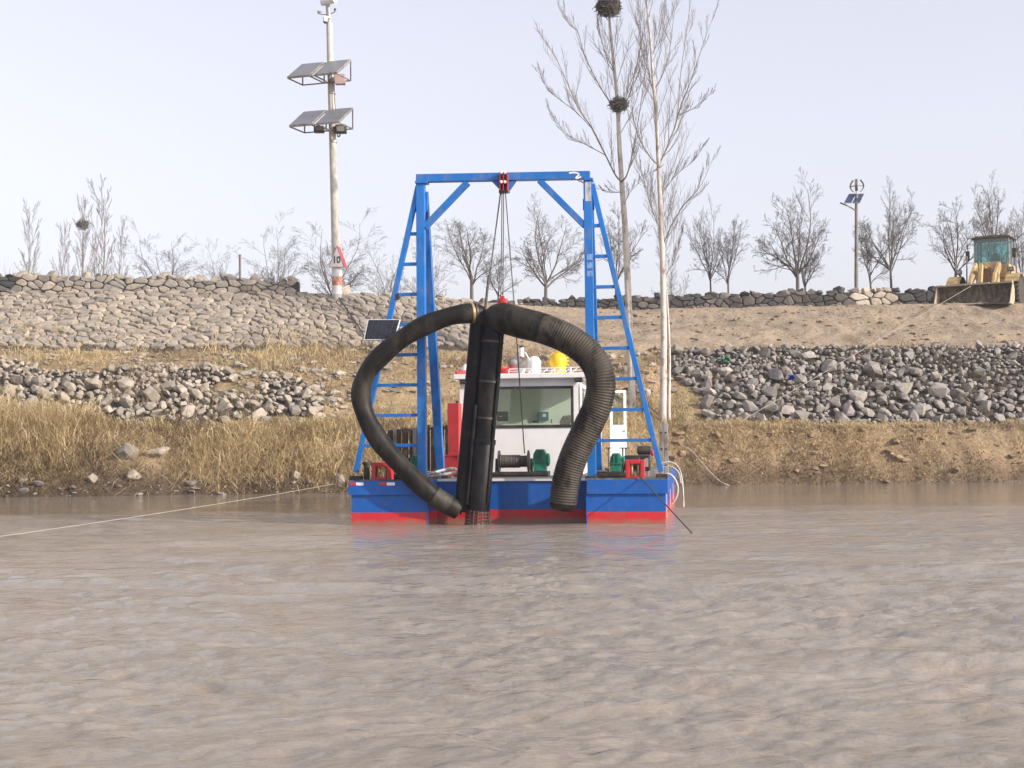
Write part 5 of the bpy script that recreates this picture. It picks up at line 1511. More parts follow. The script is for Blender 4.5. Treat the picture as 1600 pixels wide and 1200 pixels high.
# strainer cage
ax = axis.normalized(); cage = MB(); u = Vector((1, 0, 0)); u = (u - ax*u.dot(ax)).normalized(); v_ = ax.cross(u)
for k in range(18):
    d = u*math.cos(k*math.pi/9) + v_*math.sin(k*math.pi/9)
    cage.tube([a1 + d*0.225, a1 + d*0.23 + ax*0.30], 0.012, 5)
for k in range(5):
    ring = [a1 + ax*(0.03 + 0.065*k) + (u*math.cos(q) + v_*math.sin(q))*0.228 for q in np.linspace(0, 6.283, 25)]
    cage.tube(ring, 0.011, 5, False)
cage.build('strainer_cage', M['black'], pump, True)
f = MB(); f.tube([a1, a1 + ax*0.3], 0.15, 16); f.build('strainer_core', M['hull_red'], pump, True)
a = B(706, 803, 0.1)
f = MB(); f.box((a.x, 0.0, a.z - 0.02), (a.x + 0.16, 0.3, a.z + 0.07)); f.build('outlet_flange', M['bright_red'], pump, bevel=0.01)
# smooth left hose
lp = [(752, 505, .16), (747, 491, .10), (733, 489.5, .0), (700, 495, -.1), (655, 513, -.16), (614, 540, -.18), (580, 573, -.18), (564.5, 608, -.18), (570, 646, -.18), (594, 690, -.18), (632, 733, -.16), (668, 767, -.10), (695, 786, 0), (716, 797, .1)]
q = catmull([B(*p) for p in lp], 10)
nq = len(q)
f = MB(); f.tube(q, [0.188 + 0.010*math.sin(k*0.37) * (1 if 0.1 < k/nq < .9 else 0) for k in range(nq)], 24); lh = f.build('smooth_hose', M['rubber'], pump, True)
for t in (0.865, 0.925):
    i = int(t*nq); f = MB(); f.tube([q[i], q[i+1]], 0.203, 24); f.build('hose_clip', M['hose_band'], lh, True)
i0, i1 = int(0.865*nq), int(0.925*nq)
f = MB(); f.tube(q[i0:i1+1], 0.198, 24); f.build('hose_sleeve', M['hose_band'], lh, True)
for px, py in ((736.5, 490), (741, 491)):
    i = min(range(nq), key=lambda k: (q[k] - B(px, py, 0.03)).length)
    f = MB(); f.tube([q[i-1], q[i+1]], 0.206, 24); f.build('hose_clip', M['brass'] if px < 740 else M['black'], lh, True)
# ribbed right hose
rp_ = [(771, 508, .08), (774, 498, .02), (786, 497, -.10), (812, 504, -.2), (850, 514, -.28), (890, 531, -.30), (922, 556, -.30), (938, 589, -.30), (935, 628, -.28), (917, 670, -.26), (898, 710, -.24), (885, 750, -.22), (880, 788, -.2)]
q = catmull([B(*p) for p in rp_], 40)
L = [0.0]
for k in range(len(q) - 1): L.append(L[-1] + (q[k+1] - q[k]).length)
tot = L[-1]; step = 0.0125; pts = []; rad = []
k = 0; s = 0.0
while s < tot:
    while L[k+1] < s: k += 1
    pts.append(q[k].lerp(q[k+1], (s - L[k]) / max(1e-9, L[k+1] - L[k])))
    f_ = s / tot
    r_ = float(np.interp(f_, [0, 0.06, 0.16, 0.3, 0.55, 0.75, 1.0], [0.21, 0.30, 0.30, 0.285, 0.278, 0.275, 0.262]))
    amp = 0.0065 * min(1, max(0, (f_ - 0.22) / 0.08))
    ph = int(round(s / step)) % 4
    rad.append(r_ + amp * (-1, 0.2, 1, 0.2)[ph]); s += step
dust0 = int(0.23 * len(pts))
f = MB(); f.tube(pts[:dust0], rad[:dust0], 26); f.build('hose_elbow', M['rubber'], pump, True)
f = MB(); f.tube(pts[dust0-1:], rad[dust0-1:], 26); rh = f.build('ribbed_hose', M['rubber2'], pump, True)
e = (q[-1] - q[-4]).normalized()
f = MB(); f.tube([q[-1], q[-1] + e*0.05, q[-1] + e*0.11, q[-1] + e*0.14], [0.262, 0.25, 0.18, 0.02], 26); f.build('end_plug', M['rubber'], rh, True)
f = MB(); f.tube([q[-1] + e*0.12, q[-1] + e*0.24], 0.012, 6); f.build('end_pin', M['black'], rh)
# red lifting lug on the pipe head
a = B(784, 470, 0.0); b_ = B(784, 481, 0.0)
f = MB(); f.prism([(a.x - 0.15, -0.02, b_.z - 0.06), (a.x + 0.17, -0.02, b_.z - 0.06), (a.x + 0.07, -0.02, a.z + 0.05), (a.x - 0.05, -0.02, a.z + 0.05)], (0, 0.05, 0))
lug = f.build('lifting_lug', M['bright_red'], pump, bevel=0.008)
f = MB(); f.box((a.x - 0.03, -0.06, a.z - 0.1), (a.x + 0.05, 0.07, a.z + 0.09)); f.build('shackle', M['red'], lug, bevel=0.008)

# hoisting ropes
rope = boat_thing('hoisting_rope', 'bundle of dark wire ropes from the red sheave to the pump head and winch', 'rope')
zs = B(786, 298, GY - 0.1)
for (x0, x1, y1, by, r_) in ((782.5, 757.5, 492, 0.05, 0.013), (784.5, 782.8, 464, 0.0, 0.011), (787, 785.8, 464, 0.02, 0.011), (789.5, 803.5, 476, 0.1, 0.012), (783.3, 764, 440, 0.08, 0.010)):
    p = B(x0, 297, GY - 0.1); q = B(x1, y1, by)
    f = MB(); f.tube([p, q], r_, 6); f.build('strand', M['rope'], rope, True)
p = B(803.5, 476, 0.1); q = B(819.5, 708, 2.7)
f = MB(); f.tube([p, B(808, 540, 0.7), q], 0.012, 6); f.build('strand', M['rope'], rope, True)
p = B(764, 430, 0.08); q = B(757, 492, 0.02)
f = MB(); f.tube([p, q], 0.026, 8); f.build('rope_splice', M['rope'], rope, True)

# yellow toothed float on the roof
yb = boat_thing('yellow_float', 'bright yellow round float with toothed rim on the cabin roof', 'float')
yy = CY + 0.9
a = B(872, 551, yy); c = B(872, 583, yy); R0 = (B(887, 560, yy).x - B(858, 560, yy).x)/2
f = MB(); f.lathe([(R0*0.80, 0), (R0*0.82, 0.02), (R0*0.80, (a.z - RZ)*0.42)], (a.x, yy, RZ), sides=28); f.build('base_drum', M['yellow'], yb, True)
f = MB(); zc = RZ + (a.z - RZ)*0.58; h = a.z - zc
f.lathe([(R0*0.8, -0.1)] + [(R0*0.96*math.cos(t), h*math.sin(t)) for t in np.linspace(0, 1.56, 8)], (a.x, yy, zc), sides=28); f.build('dome', M['yellow'], yb, True)
for k in range(18):
    t = 2*math.pi*k/18
    f = MB(); cx_, cz_ = a.x + math.cos(t)*R0*0.98, zc + 0.02 + math.sin(t)*R0*0.98
    if cz_ < RZ + 0.06: continue
    f.bar((cx_ - 0.03*math.cos(t), yy + 0.05, cz_ - 0.03*math.sin(t)), (cx_ + 0.035*math.cos(t), yy + 0.05, cz_ + 0.035*math.sin(t)), 0.045, 0.05, side=(-math.sin(t), 0, math.cos(t))); f.build('rim_tooth', M['yellow'], yb)
# red bundles on the roof
for (x, y, w, h, lab, seed) in ((791, 578, 0.20, 0.16, 'crumpled red bundle on the cabin roof beside the oval floodlight', 5), (719, 581, 0.13, 0.05, 'small red bundle on the left corner of the cabin roof', 6)):
    t_ = boat_thing('red_bundle', lab, 'bundle')
    rnd = random.Random(seed); a = B(x, y, CY)
    for k in range(7):
        f = MB(); c_ = Vector((a.x + rnd.uniform(-w, w)*0.5, CY + rnd.uniform(0, 0.25), RZ + rnd.uniform(0.03, h*0.7)))
        tp = [c_ + Vector((math.cos(q)*w*0.42, math.sin(q)*0.09, math.sin(q*2 + k)*0.035 + math.cos(q + k)*h*0.25)) for q in np.linspace(0, 6.283, 15)]
        f.tube(tp, 0.028, 7, False); f.build('rope_turn', M['bright_red'], t_, True)
f = MB(); a = B(728, 571, CY + 0.4)
f.lathe([(0.12, RZ - a.z), (0.10, -0.06), (0.05, 0.02), (0.001, 0.03)], (0, 0, 0), sides=16)
wc = boat_thing('white_cowl', 'small white cowl on the left corner of the cabin roof', 'cowl')
f.v = [(x + a.x, y + CY + 0.4, z + a.z) for x, y, z in f.v]
f.build('hood', M['white'], wc, True)
f = MB(); f.lathe([(0.135, 0), (0.135, 0.03)], (a.x, CY + 0.4, RZ), sides=16); f.build('hood_flange', M['white_trim'], wc, True)
# pink float among the machinery
pf = boat_thing('pink_float', 'small pink float hanging beside the right gantry stay', 'float')
a = B(1020, 707, 1.0)
f = MB(); f.lathe([(0.052*math.sin(t), -0.07*math.cos(t)) for t in np.linspace(0.02, 3.12, 9)], (a.x, 1.0, a.z), sides=16); f.build('ball', M.setdefault('pinkf', paint('pink_float', (0.75, 0.10, 0.22), 0.4)), pf, True)
f = MB(); f.tube([(a.x, 1.0, a.z + 0.06), (a.x + 0.01, 0.8, a.z + 0.25)], 0.006, 5); f.build('lanyard', M['black'], pf)

# ------------------------------------------------------------------ mooring lines
def line(name, pts, r, mat, label, cat='rope'):
    f = MB(); f.tube(pts, r, 6); o = f.build(name, M[mat], None, True); return tag(o, label, cat)
p = boat_mat @ Vector((XLh - 0.02, 1.2, DZ + 0.02))
line('mooring_line', sag(p, W(-260, 873, 17.5), 0.06, 24), 0.0045, 'pale_rope', 'pale mooring line running from the left corner of the barge across the water')
p = boat_mat @ Vector((FR[0] + 0.02, 0.16, DZ + 0.12)); d = cam_mat.to_3x3() @ Vector(((1085 - 800)/FPX, (600 - 837)/FPX, -1)); tt = -1.66/d.z
line('anchor_line', [p, Vector((0, 0, CAM_Z)) + d*tt], 0.013, 'rope', 'dark anchor line dropping from the right fairlead into the water')
line('tow_line', sag(W(1517, 447, 61.4), W(1158, 658, 50.9), 0.0, 12), 0.009, 'pale_rope', 'pale taut line from the loader bucket down over the grey boulders')
q = []
for px, py in ((1066, 698), (1080, 706), (1096, 724), (1112, 742), (1130, 757), (1156, 765)):
    X = W(px, py, 50).x; ts = np.linspace(2.0, 3.6, 60); Ys = on_section(np.full(60, X), ts); zz, _ = terrain(np.full(60, X), Ys)
    yy_ = [(Y, z) for Y, z in zip(Ys, zz)]
    b0 = min(yy_, key=lambda s: abs(W(px, py, s[0]).z - s[1])); q.append(W(px, py, b0[0] - 0.12) + Vector((0, 0, 0.05)))
f = MB(); f.tube(catmull(q, 5), 0.014, 6); tag(f.build('shore_hose', M['dull_hose'], None, True), 'thin white hose lying on the dry bank just right of the barge', 'hose')
# ------------------------------------------------------------------ tall camera and solar pole on the left
PY = 57.9
pole_base = W(527, 462, PY)
pole = empty('camera_pole', pole_base, 0, 'tall leaning pale pole with cameras, two tiers of solar panels and red bands', 'pole')
def PW(px, py, dy=0.0): return W(px, py, PY + dy) - pole_base
f = MB(); ax_pts = [PW(527, 470), PW(526.4, 434), PW(524, 370), PW(519.5, 210), PW(516, 98), PW(514.5, 36)]
f.tube(ax_pts, [0.21, 0.205, 0.168, 0.145, 0.132, 0.125], 20); f.build('shaft', M['concrete'], pole, True)
f = MB(); f.tube([PW(514.5, 36), PW(512, 4)], 0.10, 14); f.build('mast', M['steel'], pole, True)
for y0, y1, m in ((418.5, 432.5, 'band_white'), (432.5, 446.5, 'band_red'), (446.5, 460, 'band_white')):
    f = MB(); f.tube([PW(526.1, y0), PW(526.7, y1)], 0.215, 20); f.build('painted_band', M[m], pole, True)
f = MB()
for k in range(12):
    pass
cb = [PW(521.8, 100, -0.17), PW(522.5, 150, -0.18), PW(524, 172, -0.19)]
f.tube(cb, 0.018, 6); f.build('cable', M['black'], pole, True)
for y in (146, 222):
    f = MB(); xx = 514.5 + (y - 36)*0.0295; f.tube([PW(xx + 1, y - 1.2), PW(xx + 1, y + 1.2)], 0.16, 16); f.build('strap', M['steel'], pole, True)
# solar racks: triangular steel frames, panels tilted towards the river and a little to the left
e1 = Vector((0.955, -0.30, 0)).normalized(); fw_ = Vector((-0.36, -0.93, 0)).normalized()
def rack(bl_px, bl_py):
    o = PW(bl_px, bl_py, 0.25)                         # rear bottom left corner of the frame
    Wd = 2.18; H = 0.83; Dp = 1.22
    r_ = MB(); t = 0.045
    top = Vector((0, 0, H))
    r_.bar(o, o + e1*Wd, t, t, side=(0, 0, 1)); r_.bar(o + top, o + top + e1*Wd, t, t, side=(0, 0, 1)); r_.bar(o + fw_*Dp, o + fw_*Dp + e1*Wd, t, t, side=(0, 0, 1))
    for s in (0, 0.98, 1.20, Wd):
        b = o + e1*s
        r_.bar(b, b + top, t, t, side=e1); r_.bar(b, b + fw_*Dp, t, t, side=e1); r_.bar(b + fw_*Dp, b + top, t, t, side=e1)
    rk = r_.build('solar_rack', M['grey_metal'], pole)
    nrm = e1.cross(fw_*(-Dp) + top).normalized(); nrm = nrm if nrm.z > 0 else -nrm
    for s0, s1 in ((-0.02, 0.99), (1.19, Wd + 0.02)):
        q = [o + e1*s0 + top, o + e1*s1 + top, o + e1*s1 + fw_*Dp, o + e1*s0 + fw_*Dp]
        f = MB(); f.prism([v + nrm*0.03 for v in q], nrm*0.035); pn = f.build('solar_panel', M['steel'], rk)
        c = sum(q, Vector())/4
        f = MB(); f.prism([c + (v - c)*0.94 + nrm*0.0655 for v in q], nrm*0.004); f.build('panel_glass', M['pv_pale'], rk)
    return o
rack(473, 133); rack(476, 207.5)
a = PW(523.5, 116, -0.3); c = PW(539.5, 131.5, -0.3)
f = MB(); f.box((a.x, a.y - 0.1, c.z), (c.x, a.y + 0.2, a.z)); f.build('junction_box', M['pink'], pole, bevel=0.015)
for x0, x1, y0, y1 in ((490.5, 506, 197, 206.5), (524, 541, 195, 207.5)):
    a = PW(x0, y0, -0.2); c = PW(x1, y1, -0.2)
    f = MB(); f.box((a.x, a.y - 0.1, c.z), (c.x, a.y + 0.25, a.z)); bb = f.build('battery_box', M['black'], pole, bevel=0.02)
    f = MB(); f.box((a.x + 0.06, a.y - 0.108, c.z + 0.05), (c.x - 0.06, a.y - 0.102, a.z - 0.06)); f.build('box_door', M['grey_metal'], bb)
q = [PW(527, 207, -0.2), PW(528, 213, -0.22), PW(531, 212, -0.22), PW(532, 206, -0.2)]
f = MB(); f.tube(catmull(q, 5), 0.03, 6); f.build('cable_loop', M['black'], pole, True)
# cameras
a = PW(512, 1.5, -0.1)
f = MB(); f.lathe([(0.10, -0.30), (0.15, -0.28), (0.16, 0.0), (0.15, 0.32), (0.11, 0.34)], a, (0.9, -0.45, 0.05), 18); cm = f.build('camera_head', M['white_trim'], pole, True)
f = MB(); f.lathe([(0.155, 0.0), (0.155, 0.03), (0.05, 0.05)], a + Vector((0.9, -0.45, 0.05)).normalized()*0.33, (0.9, -0.45, 0.05), 18); f.build('camera_hood', M['white'], cm, True)
f = MB(); f.box((a.x - 0.16, a.y - 0.12, a.z + 0.08), (a.x + 0.2, a.y + 0.14, a.z + 0.3)); f.build('camera_housing', M['white'], cm, bevel=0.03)
a = PW(508, 31, -0.15)
f = MB(); f.lathe([(0.001, -0.16)] + [(0.085*math.sin(t), -0.075 - 0.085*math.cos(t)) for t in np.linspace(0.3, 1.6, 6)], a, sides=16); dc = f.build('dome_camera', M['black'], pole, True)
f = MB(); f.lathe([(0.087, -0.08), (0.092, -0.04), (0.092, 0.10), (0.06, 0.13), (0.001, 0.135)], a, sides=16); f.build('dome_hood', M['white'], dc, True)
f = MB(); f.bar(a + Vector((0, 0, 0.12)), PW(514, 27, -0.05), 0.06, 0.06); f.bar(PW(510, 26.5, -0.1), PW(518, 28, -0.1), 0.07, 0.05); f.build('dome_bracket', M['white'], dc)
a = PW(499, 19, 0); f = MB(); f.lathe([(0.09, 0), (0.10, 0.03), (0.06, -0.07), (0.02, -0.08)], a, (0.2, 0, 1), 12); f.tube([a + Vector((0, 0, -0.07)), PW(503, 22.5), PW(511, 23)], 0.02, 6); f.build('siren', M['steel'], pole, True)
a = PW(523.4, 15, 0); f = MB(); f.lathe([(0.03, -0.04), (0.05, -0.03), (0.05, 0.05), (0.02, 0.06)], a, (0.3, -0.9, 0), 12); f.tube([a, PW(523, 19), PW(516, 21.5)], 0.018, 6); f.build('small_camera', M['black'], pole, True)

# triangular warning sign 10
sg_o = W(526.5, 403, PY - 0.30)
sign = empty('warning_sign', sg_o, 0, 'small triangular sign with a red rim and the number 10 on the banded pole', 'sign')
def SW(px, py, dy=0.0): return W(px, py, PY - 0.30 + dy) - sg_o
tri = [SW(513.5, 417.5, -0.02), SW(537.5, 417.5, 0.05), SW(526.5, 384, 0.02)]
nrm = (tri[1] - tri[0]).cross(tri[2] - tri[0]).normalized(); nrm = nrm if nrm.y < 0 else -nrm
f = MB(); f.prism(tri, nrm*(-0.05)); f.build('face_plate', M['sign_face'], sign)
f = MB()
r0, r1 = tri[1] + Vector((0.004, 0, 0)), tri[2] + Vector((0.004, 0, 0))
f.prism([r0, r1, r1 + Vector((0.09, 0.16, -0.03)), r0 + Vector((0.11, 0.16, 0))], (0.012, 0.012, 0)); f.build('side_plate', M['sign_red'], sign)
rim = MB()
for i in range(3): rim.bar(tri[i] + nrm*0.004, tri[(i+1) % 3] + nrm*0.004, 0.03, 0.008, side=(tri[(i+1) % 3] - tri[i]).cross(nrm))
rim.build('rim', M['grey_metal'], sign)
cu = bpy.data.curves.new('number', 'FONT'); cu.body = '10'; cu.size = 0.40; cu.extrude = 0.004; cu.align_x = 'CENTER'; cu.align_y = 'CENTER'; cu.offset = 0.008
tmp = bpy.data.objects.new('number_tmp', cu); col.objects.link(tmp)
bpy.context.view_layer.update()
tm = bpy.data.meshes.new_from_object(tmp.evaluated_get(bpy.context.evaluated_depsgraph_get()))
bpy.data.objects.remove(tmp)
ux = (tri[1] - tri[0]).normalized(); uz = nrm.cross(ux); uz = uz if uz.z > 0 else -uz
ctr = (tri[0] + tri[1] + tri[2])/3 + nrm*0.010
mm = Matrix((ux, uz, nrm)).transposed().to_4x4(); mm.translation = ctr
tm.transform(Matrix.Diagonal((0.82, 1.0, 1, 1))); tm.transform(mm); tm.materials.clear(); tm.materials.append(M['ink'])
link('number', tm, sign)

# thin grey post behind the left wall, cable down the pitched slope
g = W(375, 440, 60.5)
tp = empty('thin_post', g, 0, 'thin grey post standing behind the left stone wall', 'post')
f = MB(); f.tube([(0, 0, -0.4), (0, 0, W(375, 399, 60.5).z - g.z)], 0.05, 8); f.build('shaft', M['grey_metal'], tp, True)
f = MB(); f.lathe([(0.06, 0), (0.05, 0.03), (0.001, 0.04)], (0, 0, W(375, 399, 60.5).z - g.z), sides=10); f.build('cap', M['black'], tp, True)
q = []
for px, py in ((526, 462), (535, 478), (548, 497), (560, 515), (572, 534)):
    X = W(px, py, 57).x; ts = np.linspace(5.8, 7.1, 60); Ys = on_section(np.full(60, X), ts); zz, _ = terrain(np.full(60, X), Ys)
    b0 = min(zip(Ys, zz), key=lambda s: abs(W(px, py, s[0]).z - s[1])); q.append(W(px, py, b0[0] - 0.15) + Vector((0, 0, 0.12)))
f = MB(); f.tube(catmull(q, 5), 0.03, 6); tag(f.build('ground_cable', M['black'], None, True), 'dark cable trailing down the stone slope from the banded pole', 'cable')

# ------------------------------------------------------------------ wind and solar lamp post
LY = 66.5
lb = W(1338, 458, LY)
lamp = empty('wind_solar_lamp', lb, 0, 'slim street lamp with twin solar panels and a round wind rotor behind the dark wall', 'street lamp')
def LW(px, py, dy=0.0): return W(px, py, LY + dy) - lb
f = MB(); f.tube([LW(1338, 462) - Vector((0, 0, 0.8)), LW(1338, 440), LW(1338.3, 303)], [0.10, 0.095, 0.075], 12); f.build('post', M['grey_metal'], lamp, True)
f = MB(); f.tube([LW(1338.3, 303), LW(1338.8, 282)], 0.04, 10); f.build('rotor_shaft', M['steel'], lamp, True)
f = MB(); f.tube(catmull([LW(1337.5, 332, -0.05), LW(1335, 327.5, -0.2), LW(1326, 322.5, -0.4), LW(1321, 320, -0.5)], 4), 0.035, 8); f.build('lamp_arm', M['grey_metal'], lamp, True)
a = LW(1318, 318.7, -0.55); f = MB(); f.bar(a + Vector((-0.16, -0.03, 0.05)), a + Vector((0.14, 0.03, -0.06)), 0.11, 0.06, side=(0.2, 1, 0)); f.build('lamp_head', M['black'], lamp, bevel=0.01)
for x0, x1, xb0, xb1 in ((1326.3, 1337.2, 1318.8, 1330.5), (1338.6, 1350.3, 1331.8, 1343.5)):
    q = [LW(x0, 304, 0.35), LW(x1, 303.6, 0.3), LW(xb1, 317.6, -0.45), LW(xb0, 317.8, -0.4)]
    n_ = (q[1] - q[0]).cross(q[3] - q[0]).normalized(); n_ = n_ if n_.z > 0 else -n_
    f = MB(); f.prism(q, n_*0.04); pn = f.build('solar_panel', M['steel'], lamp)
    c = sum(q, Vector())/4
    f = MB(); f.prism([c + (v - c)*0.95 + n_*0.0405 for v in q], n_*0.004); f.build('panel_glass', M['pv_blue'], pn)
rc_ = LW(1338.6, 290)
Rr = 0.36; Rz = 0.27
for k in range(3):
    t = R(12) + k*2*math.pi/3
    u = Vector((math.cos(t), math.sin(t), 0)); v = Vector((-math.sin(t), math.cos(t), 0))
    f = MB(); pr = []
    for a_ in np.linspace(-1.05, 1.05, 9):
        pr.append(rc_ + u*(Rr*(0.35 + 0.65*math.cos(a_*1.25))) + Vector((0, 0, Rz*a_)))
    for i in range(8): f.bar(pr[i], pr[i+1], 0.13, 0.02, side=v)
    f.build('rotor_blade', M['grey_metal'], lamp)
    f = MB(); f.bar(rc_, rc_ + u*Rr, 0.04, 0.03, side=(0, 0, 1)); f.build('rotor_arm', M['grey_metal'], lamp)

# ------------------------------------------------------------------ wheel loader on the crest at the right
LDY = 64.6
lo = W(1543, 477, LDY); lo.z = float(terrain(np.array([lo.x - 1.4]), np.array([LDY - 2.8]), False)[0][0]) - 0.02
ld = empty('wheel_loader', lo, R(-31), 'faded yellow wheel loader with its wide bucket lowered on the earth crest', 'loader')
def lp_(mb, name, mat, parent=ld, bevel=0.02, smooth=False): return mb.build(name, M[mat], parent, smooth, bevel)
# bucket, mouth to the river
by0 = -2.2
prof = [(-1.05, 0.02), (-0.30, 0.02), (-0.06, 0.16), (0.03, 0.42), (0.0, 0.72), (-0.14, 0.90), (-0.34, 1.00)]
prin = [(y - (0.05 if i > 1 else 0.0), z + (0.045 if i < 3 else -0.0)) for i, (y, z) in enumerate(prof)]
M['rust_red'] = paint('rust_red', (0.22, 0.075, 0.05), 0.7, wear=(0.3, 0.2, 0.13), wear_amt=0.15)
M['cab_paint'] = paint('cab_grey_green', (0.22, 0.30, 0.29), 0.5)
bw = 1.62
bk = MB()
loop = [( -bw, by0 + y, z) for y, z in prof] + [(-bw, by0 + y, z) for y, z in reversed(prin)]
nn = len(prof)
vs = []; fs = []
for x in (-bw, bw):
    vs += [(x, by0 + y, z) for y, z in prof] + [(x, by0 + y, z) for y, z in prin]
o2 = 2*nn
for i in range(nn - 1):
    fs += [(i, i+1, o2 + i+1, o2 + i), (nn + i, o2 + nn + i, o2 + nn + i+1, nn + i+1), (i, nn + i, nn + i+1, i+1), (o2 + i, o2 + i+1, o2 + nn + i+1, o2 + nn + i)]
fs += [(0, o2, o2 + nn, nn), (nn-1, 2*nn-1, o2 + 2*nn-1, o2 + nn-1)]
bk.add(vs, fs)
bko = lp_(bk, 'bucket', 'bucket', bevel=0)
for x in (-bw - 0.03, bw):
    f = MB(); f.prism([(x, by0 + y, z) for y, z in prof], (0.03, 0, 0)); lp_(f, 'bucket_cheek', 'mud', bko, 0)
f = MB(); rr = random.Random(3)
for k in range(26):
    x = -bw + 2*bw*k/26; f.box((x, by0 - 0.40 - rr.uniform(0, 0.05), 0.97), (x + 2*bw/26 + 0.01, by0 - 0.10, 1.015 + rr.uniform(0, 0.05)))
lp_(f, 'bucket_lip', 'mud', bko, 0)
f = MB(); f.box((-bw, by0 - 1.25, 0.0), (bw, by0 - 1.0, 0.035)); lp_(f, 'cutting_edge', 'bucket', bko, 0)
# boom arms and linkage
for sx in (-1, 1):
    f = MB(); w = 0.13; x = sx*0.52 - w/2
    f.prism([(x, -1.9, 0.35), (x, -1.7, 0.62), (x, -0.9, 1.60), (x, 0.1, 2.28), (x, 0.35, 2.18), (x, 0.3, 1.9), (x, -0.7, 1.2), (x, -1.55, 0.2), (x, -1.85, 0.15)], (w, 0, 0)); lp_(f, 'boom_arm', 'loader')
    f = MB(); f.tube([(sx*0.36, 0.2, 0.9), (sx*0.36, -0.9, 1.0)], 0.06, 10); f.tube([(sx*0.36, -0.9, 1.0), (sx*0.36, -1.3, 0.95)], 0.035, 8); lp_(f, 'lift_cylinder', 'bucket', bevel=0, smooth=True)
f = MB(); f.prism([(-0.09, -1.75, 0.55), (-0.09, -1.35, 0.9), (-0.09, -1.0, 2.0), (-0.09, -1.2, 2.05), (-0.09, -1.6, 1.15), (-0.09, -1.95, 0.75)], (0.18, 0, 0)); lp_(f, 'rocker_arm', 'loader')
f = MB(); f.tube([(0, 0.2, 2.0), (0, -0.7, 1.95)], 0.085, 12); f.tube([(0, -0.7, 1.95), (0, -1.1, 1.97)], 0.045, 8); lp_(f, 'tilt_cylinder', 'rust_red', bevel=0, smooth=True)
f = MB(); f.box((-0.42, -0.2, 0.62), (0.42, 0.75, 1.55)); f.prism([(-0.42, 0.1, 1.55), (-0.42, 0.75, 1.55), (-0.42, 0.75, 2.3), (-0.42, 0.3, 2.3)], (0.84, 0, 0)); lp_(f, 'front_frame', 'loader')
f = MB(); f.box((-0.24, -0.22, 1.1), (0.24, -0.19, 1.95)); lp_(f, 'linkage_housing', 'rust_red', bevel=0.01)
f = MB(); f.box((-0.5, 0.75, 0.62), (0.5, 1.2, 1.3)); lp_(f, 'joint', 'bucket')
# rear body
f = MB(); f.box((-0.75, 1.1, 0.75), (0.75, 2.5, 1.62)); f.box((-0.7, 2.5, 0.8), (0.7, 4.3, 1.95)); lp_(f, 'engine_hood', 'loader', bevel=0.06)
# cab
cw, c0, c1, z0, z1, zm = 0.80, 1.05, 2.45, 1.62, 3.50, 2.25
f = MB(); f.box((-cw, c0, z0), (cw, c1, zm)); cbo = lp_(f, 'cab', 'loader', bevel=0.03)
f = MB()
for x in (-cw, cw - 0.08):
    f.box((x, c0, zm), (x + 0.08, c0 + 0.08, z1)); f.box((x, c1 - 0.08, zm), (x + 0.08, c1, z1)); f.box((x + 0.01, (c0 + c1)/2, zm), (x + 0.07, (c0 + c1)/2 + 0.06, z1))
f.box((-cw, c0, z1 - 0.10), (cw, c0 + 0.07, z1)); lp_(f, 'cab_pillars', 'cab_paint', cbo, 0.01)
f = MB(); f.prism([(-cw - 0.10, c0 - 0.22, z1), (cw + 0.10, c0 - 0.22, z1), (cw + 0.10, c1 + 0.15, z1), (-cw - 0.10, c1 + 0.15, z1)], (0, 0, 0.05))
f.box((-cw + 0.05, c0, z1 + 0.05), (cw - 0.05, c1, z1 + 0.14)); lp_(f, 'cab_roof', 'bucket', cbo, 0.03)
f = MB(); f.box((-cw + 0.08, c0 + 0.02, zm), (cw - 0.08, c0 + 0.028, z1 - 0.1)); lp_(f, 'windscreen', 'cab_glass', cbo, 0)
for x in (-cw + 0.03, cw - 0.04):
    f = MB(); f.box((x, c0 + 0.08, zm), (x + 0.008, c1 - 0.08, z1 - 0.02)); lp_(f, 'side_window', 'cab_glass', cbo, 0)
f = MB(); f.box((-cw + 0.08, c1 - 0.04, zm), (cw - 0.08, c1 - 0.032, z1 - 0.05)); lp_(f, 'rear_window', 'cab_glass', cbo, 0)
f = MB(); f.prism([(-0.25 + 0.5*(0.5 + 0.5*math.cos(t)), 1.85, zm + 0.05 + 0.62*math.sin(t)) for t in np.linspace(0, math.pi, 9)], (0, 0.16, 0)); f.box((-0.28, 1.4, zm - 0.2), (0.28, 1.85, zm + 0.05)); lp_(f, 'seat', 'screen', cbo, 0.03)
f = MB(); f.tube([(0.0, 1.22, zm), (0, 1.3, zm + 0.22)], 0.025, 6); f.tube([(0.19*math.cos(t), 1.30 + 0.05*math.sin(t), zm + 0.22 + 0.12*math.sin(t)) for t in np.linspace(0, 6.283, 15)], 0.018, 6, False); lp_(f, 'steering_wheel', 'screen', cbo, 0, True)
f = MB(); f.tube([(-0.25, c0 + 0.01, zm + 0.03), (-0.1, c0 - 0.01, zm + 0.6)], 0.012, 5); lp_(f, 'wiper', 'black', cbo, 0)
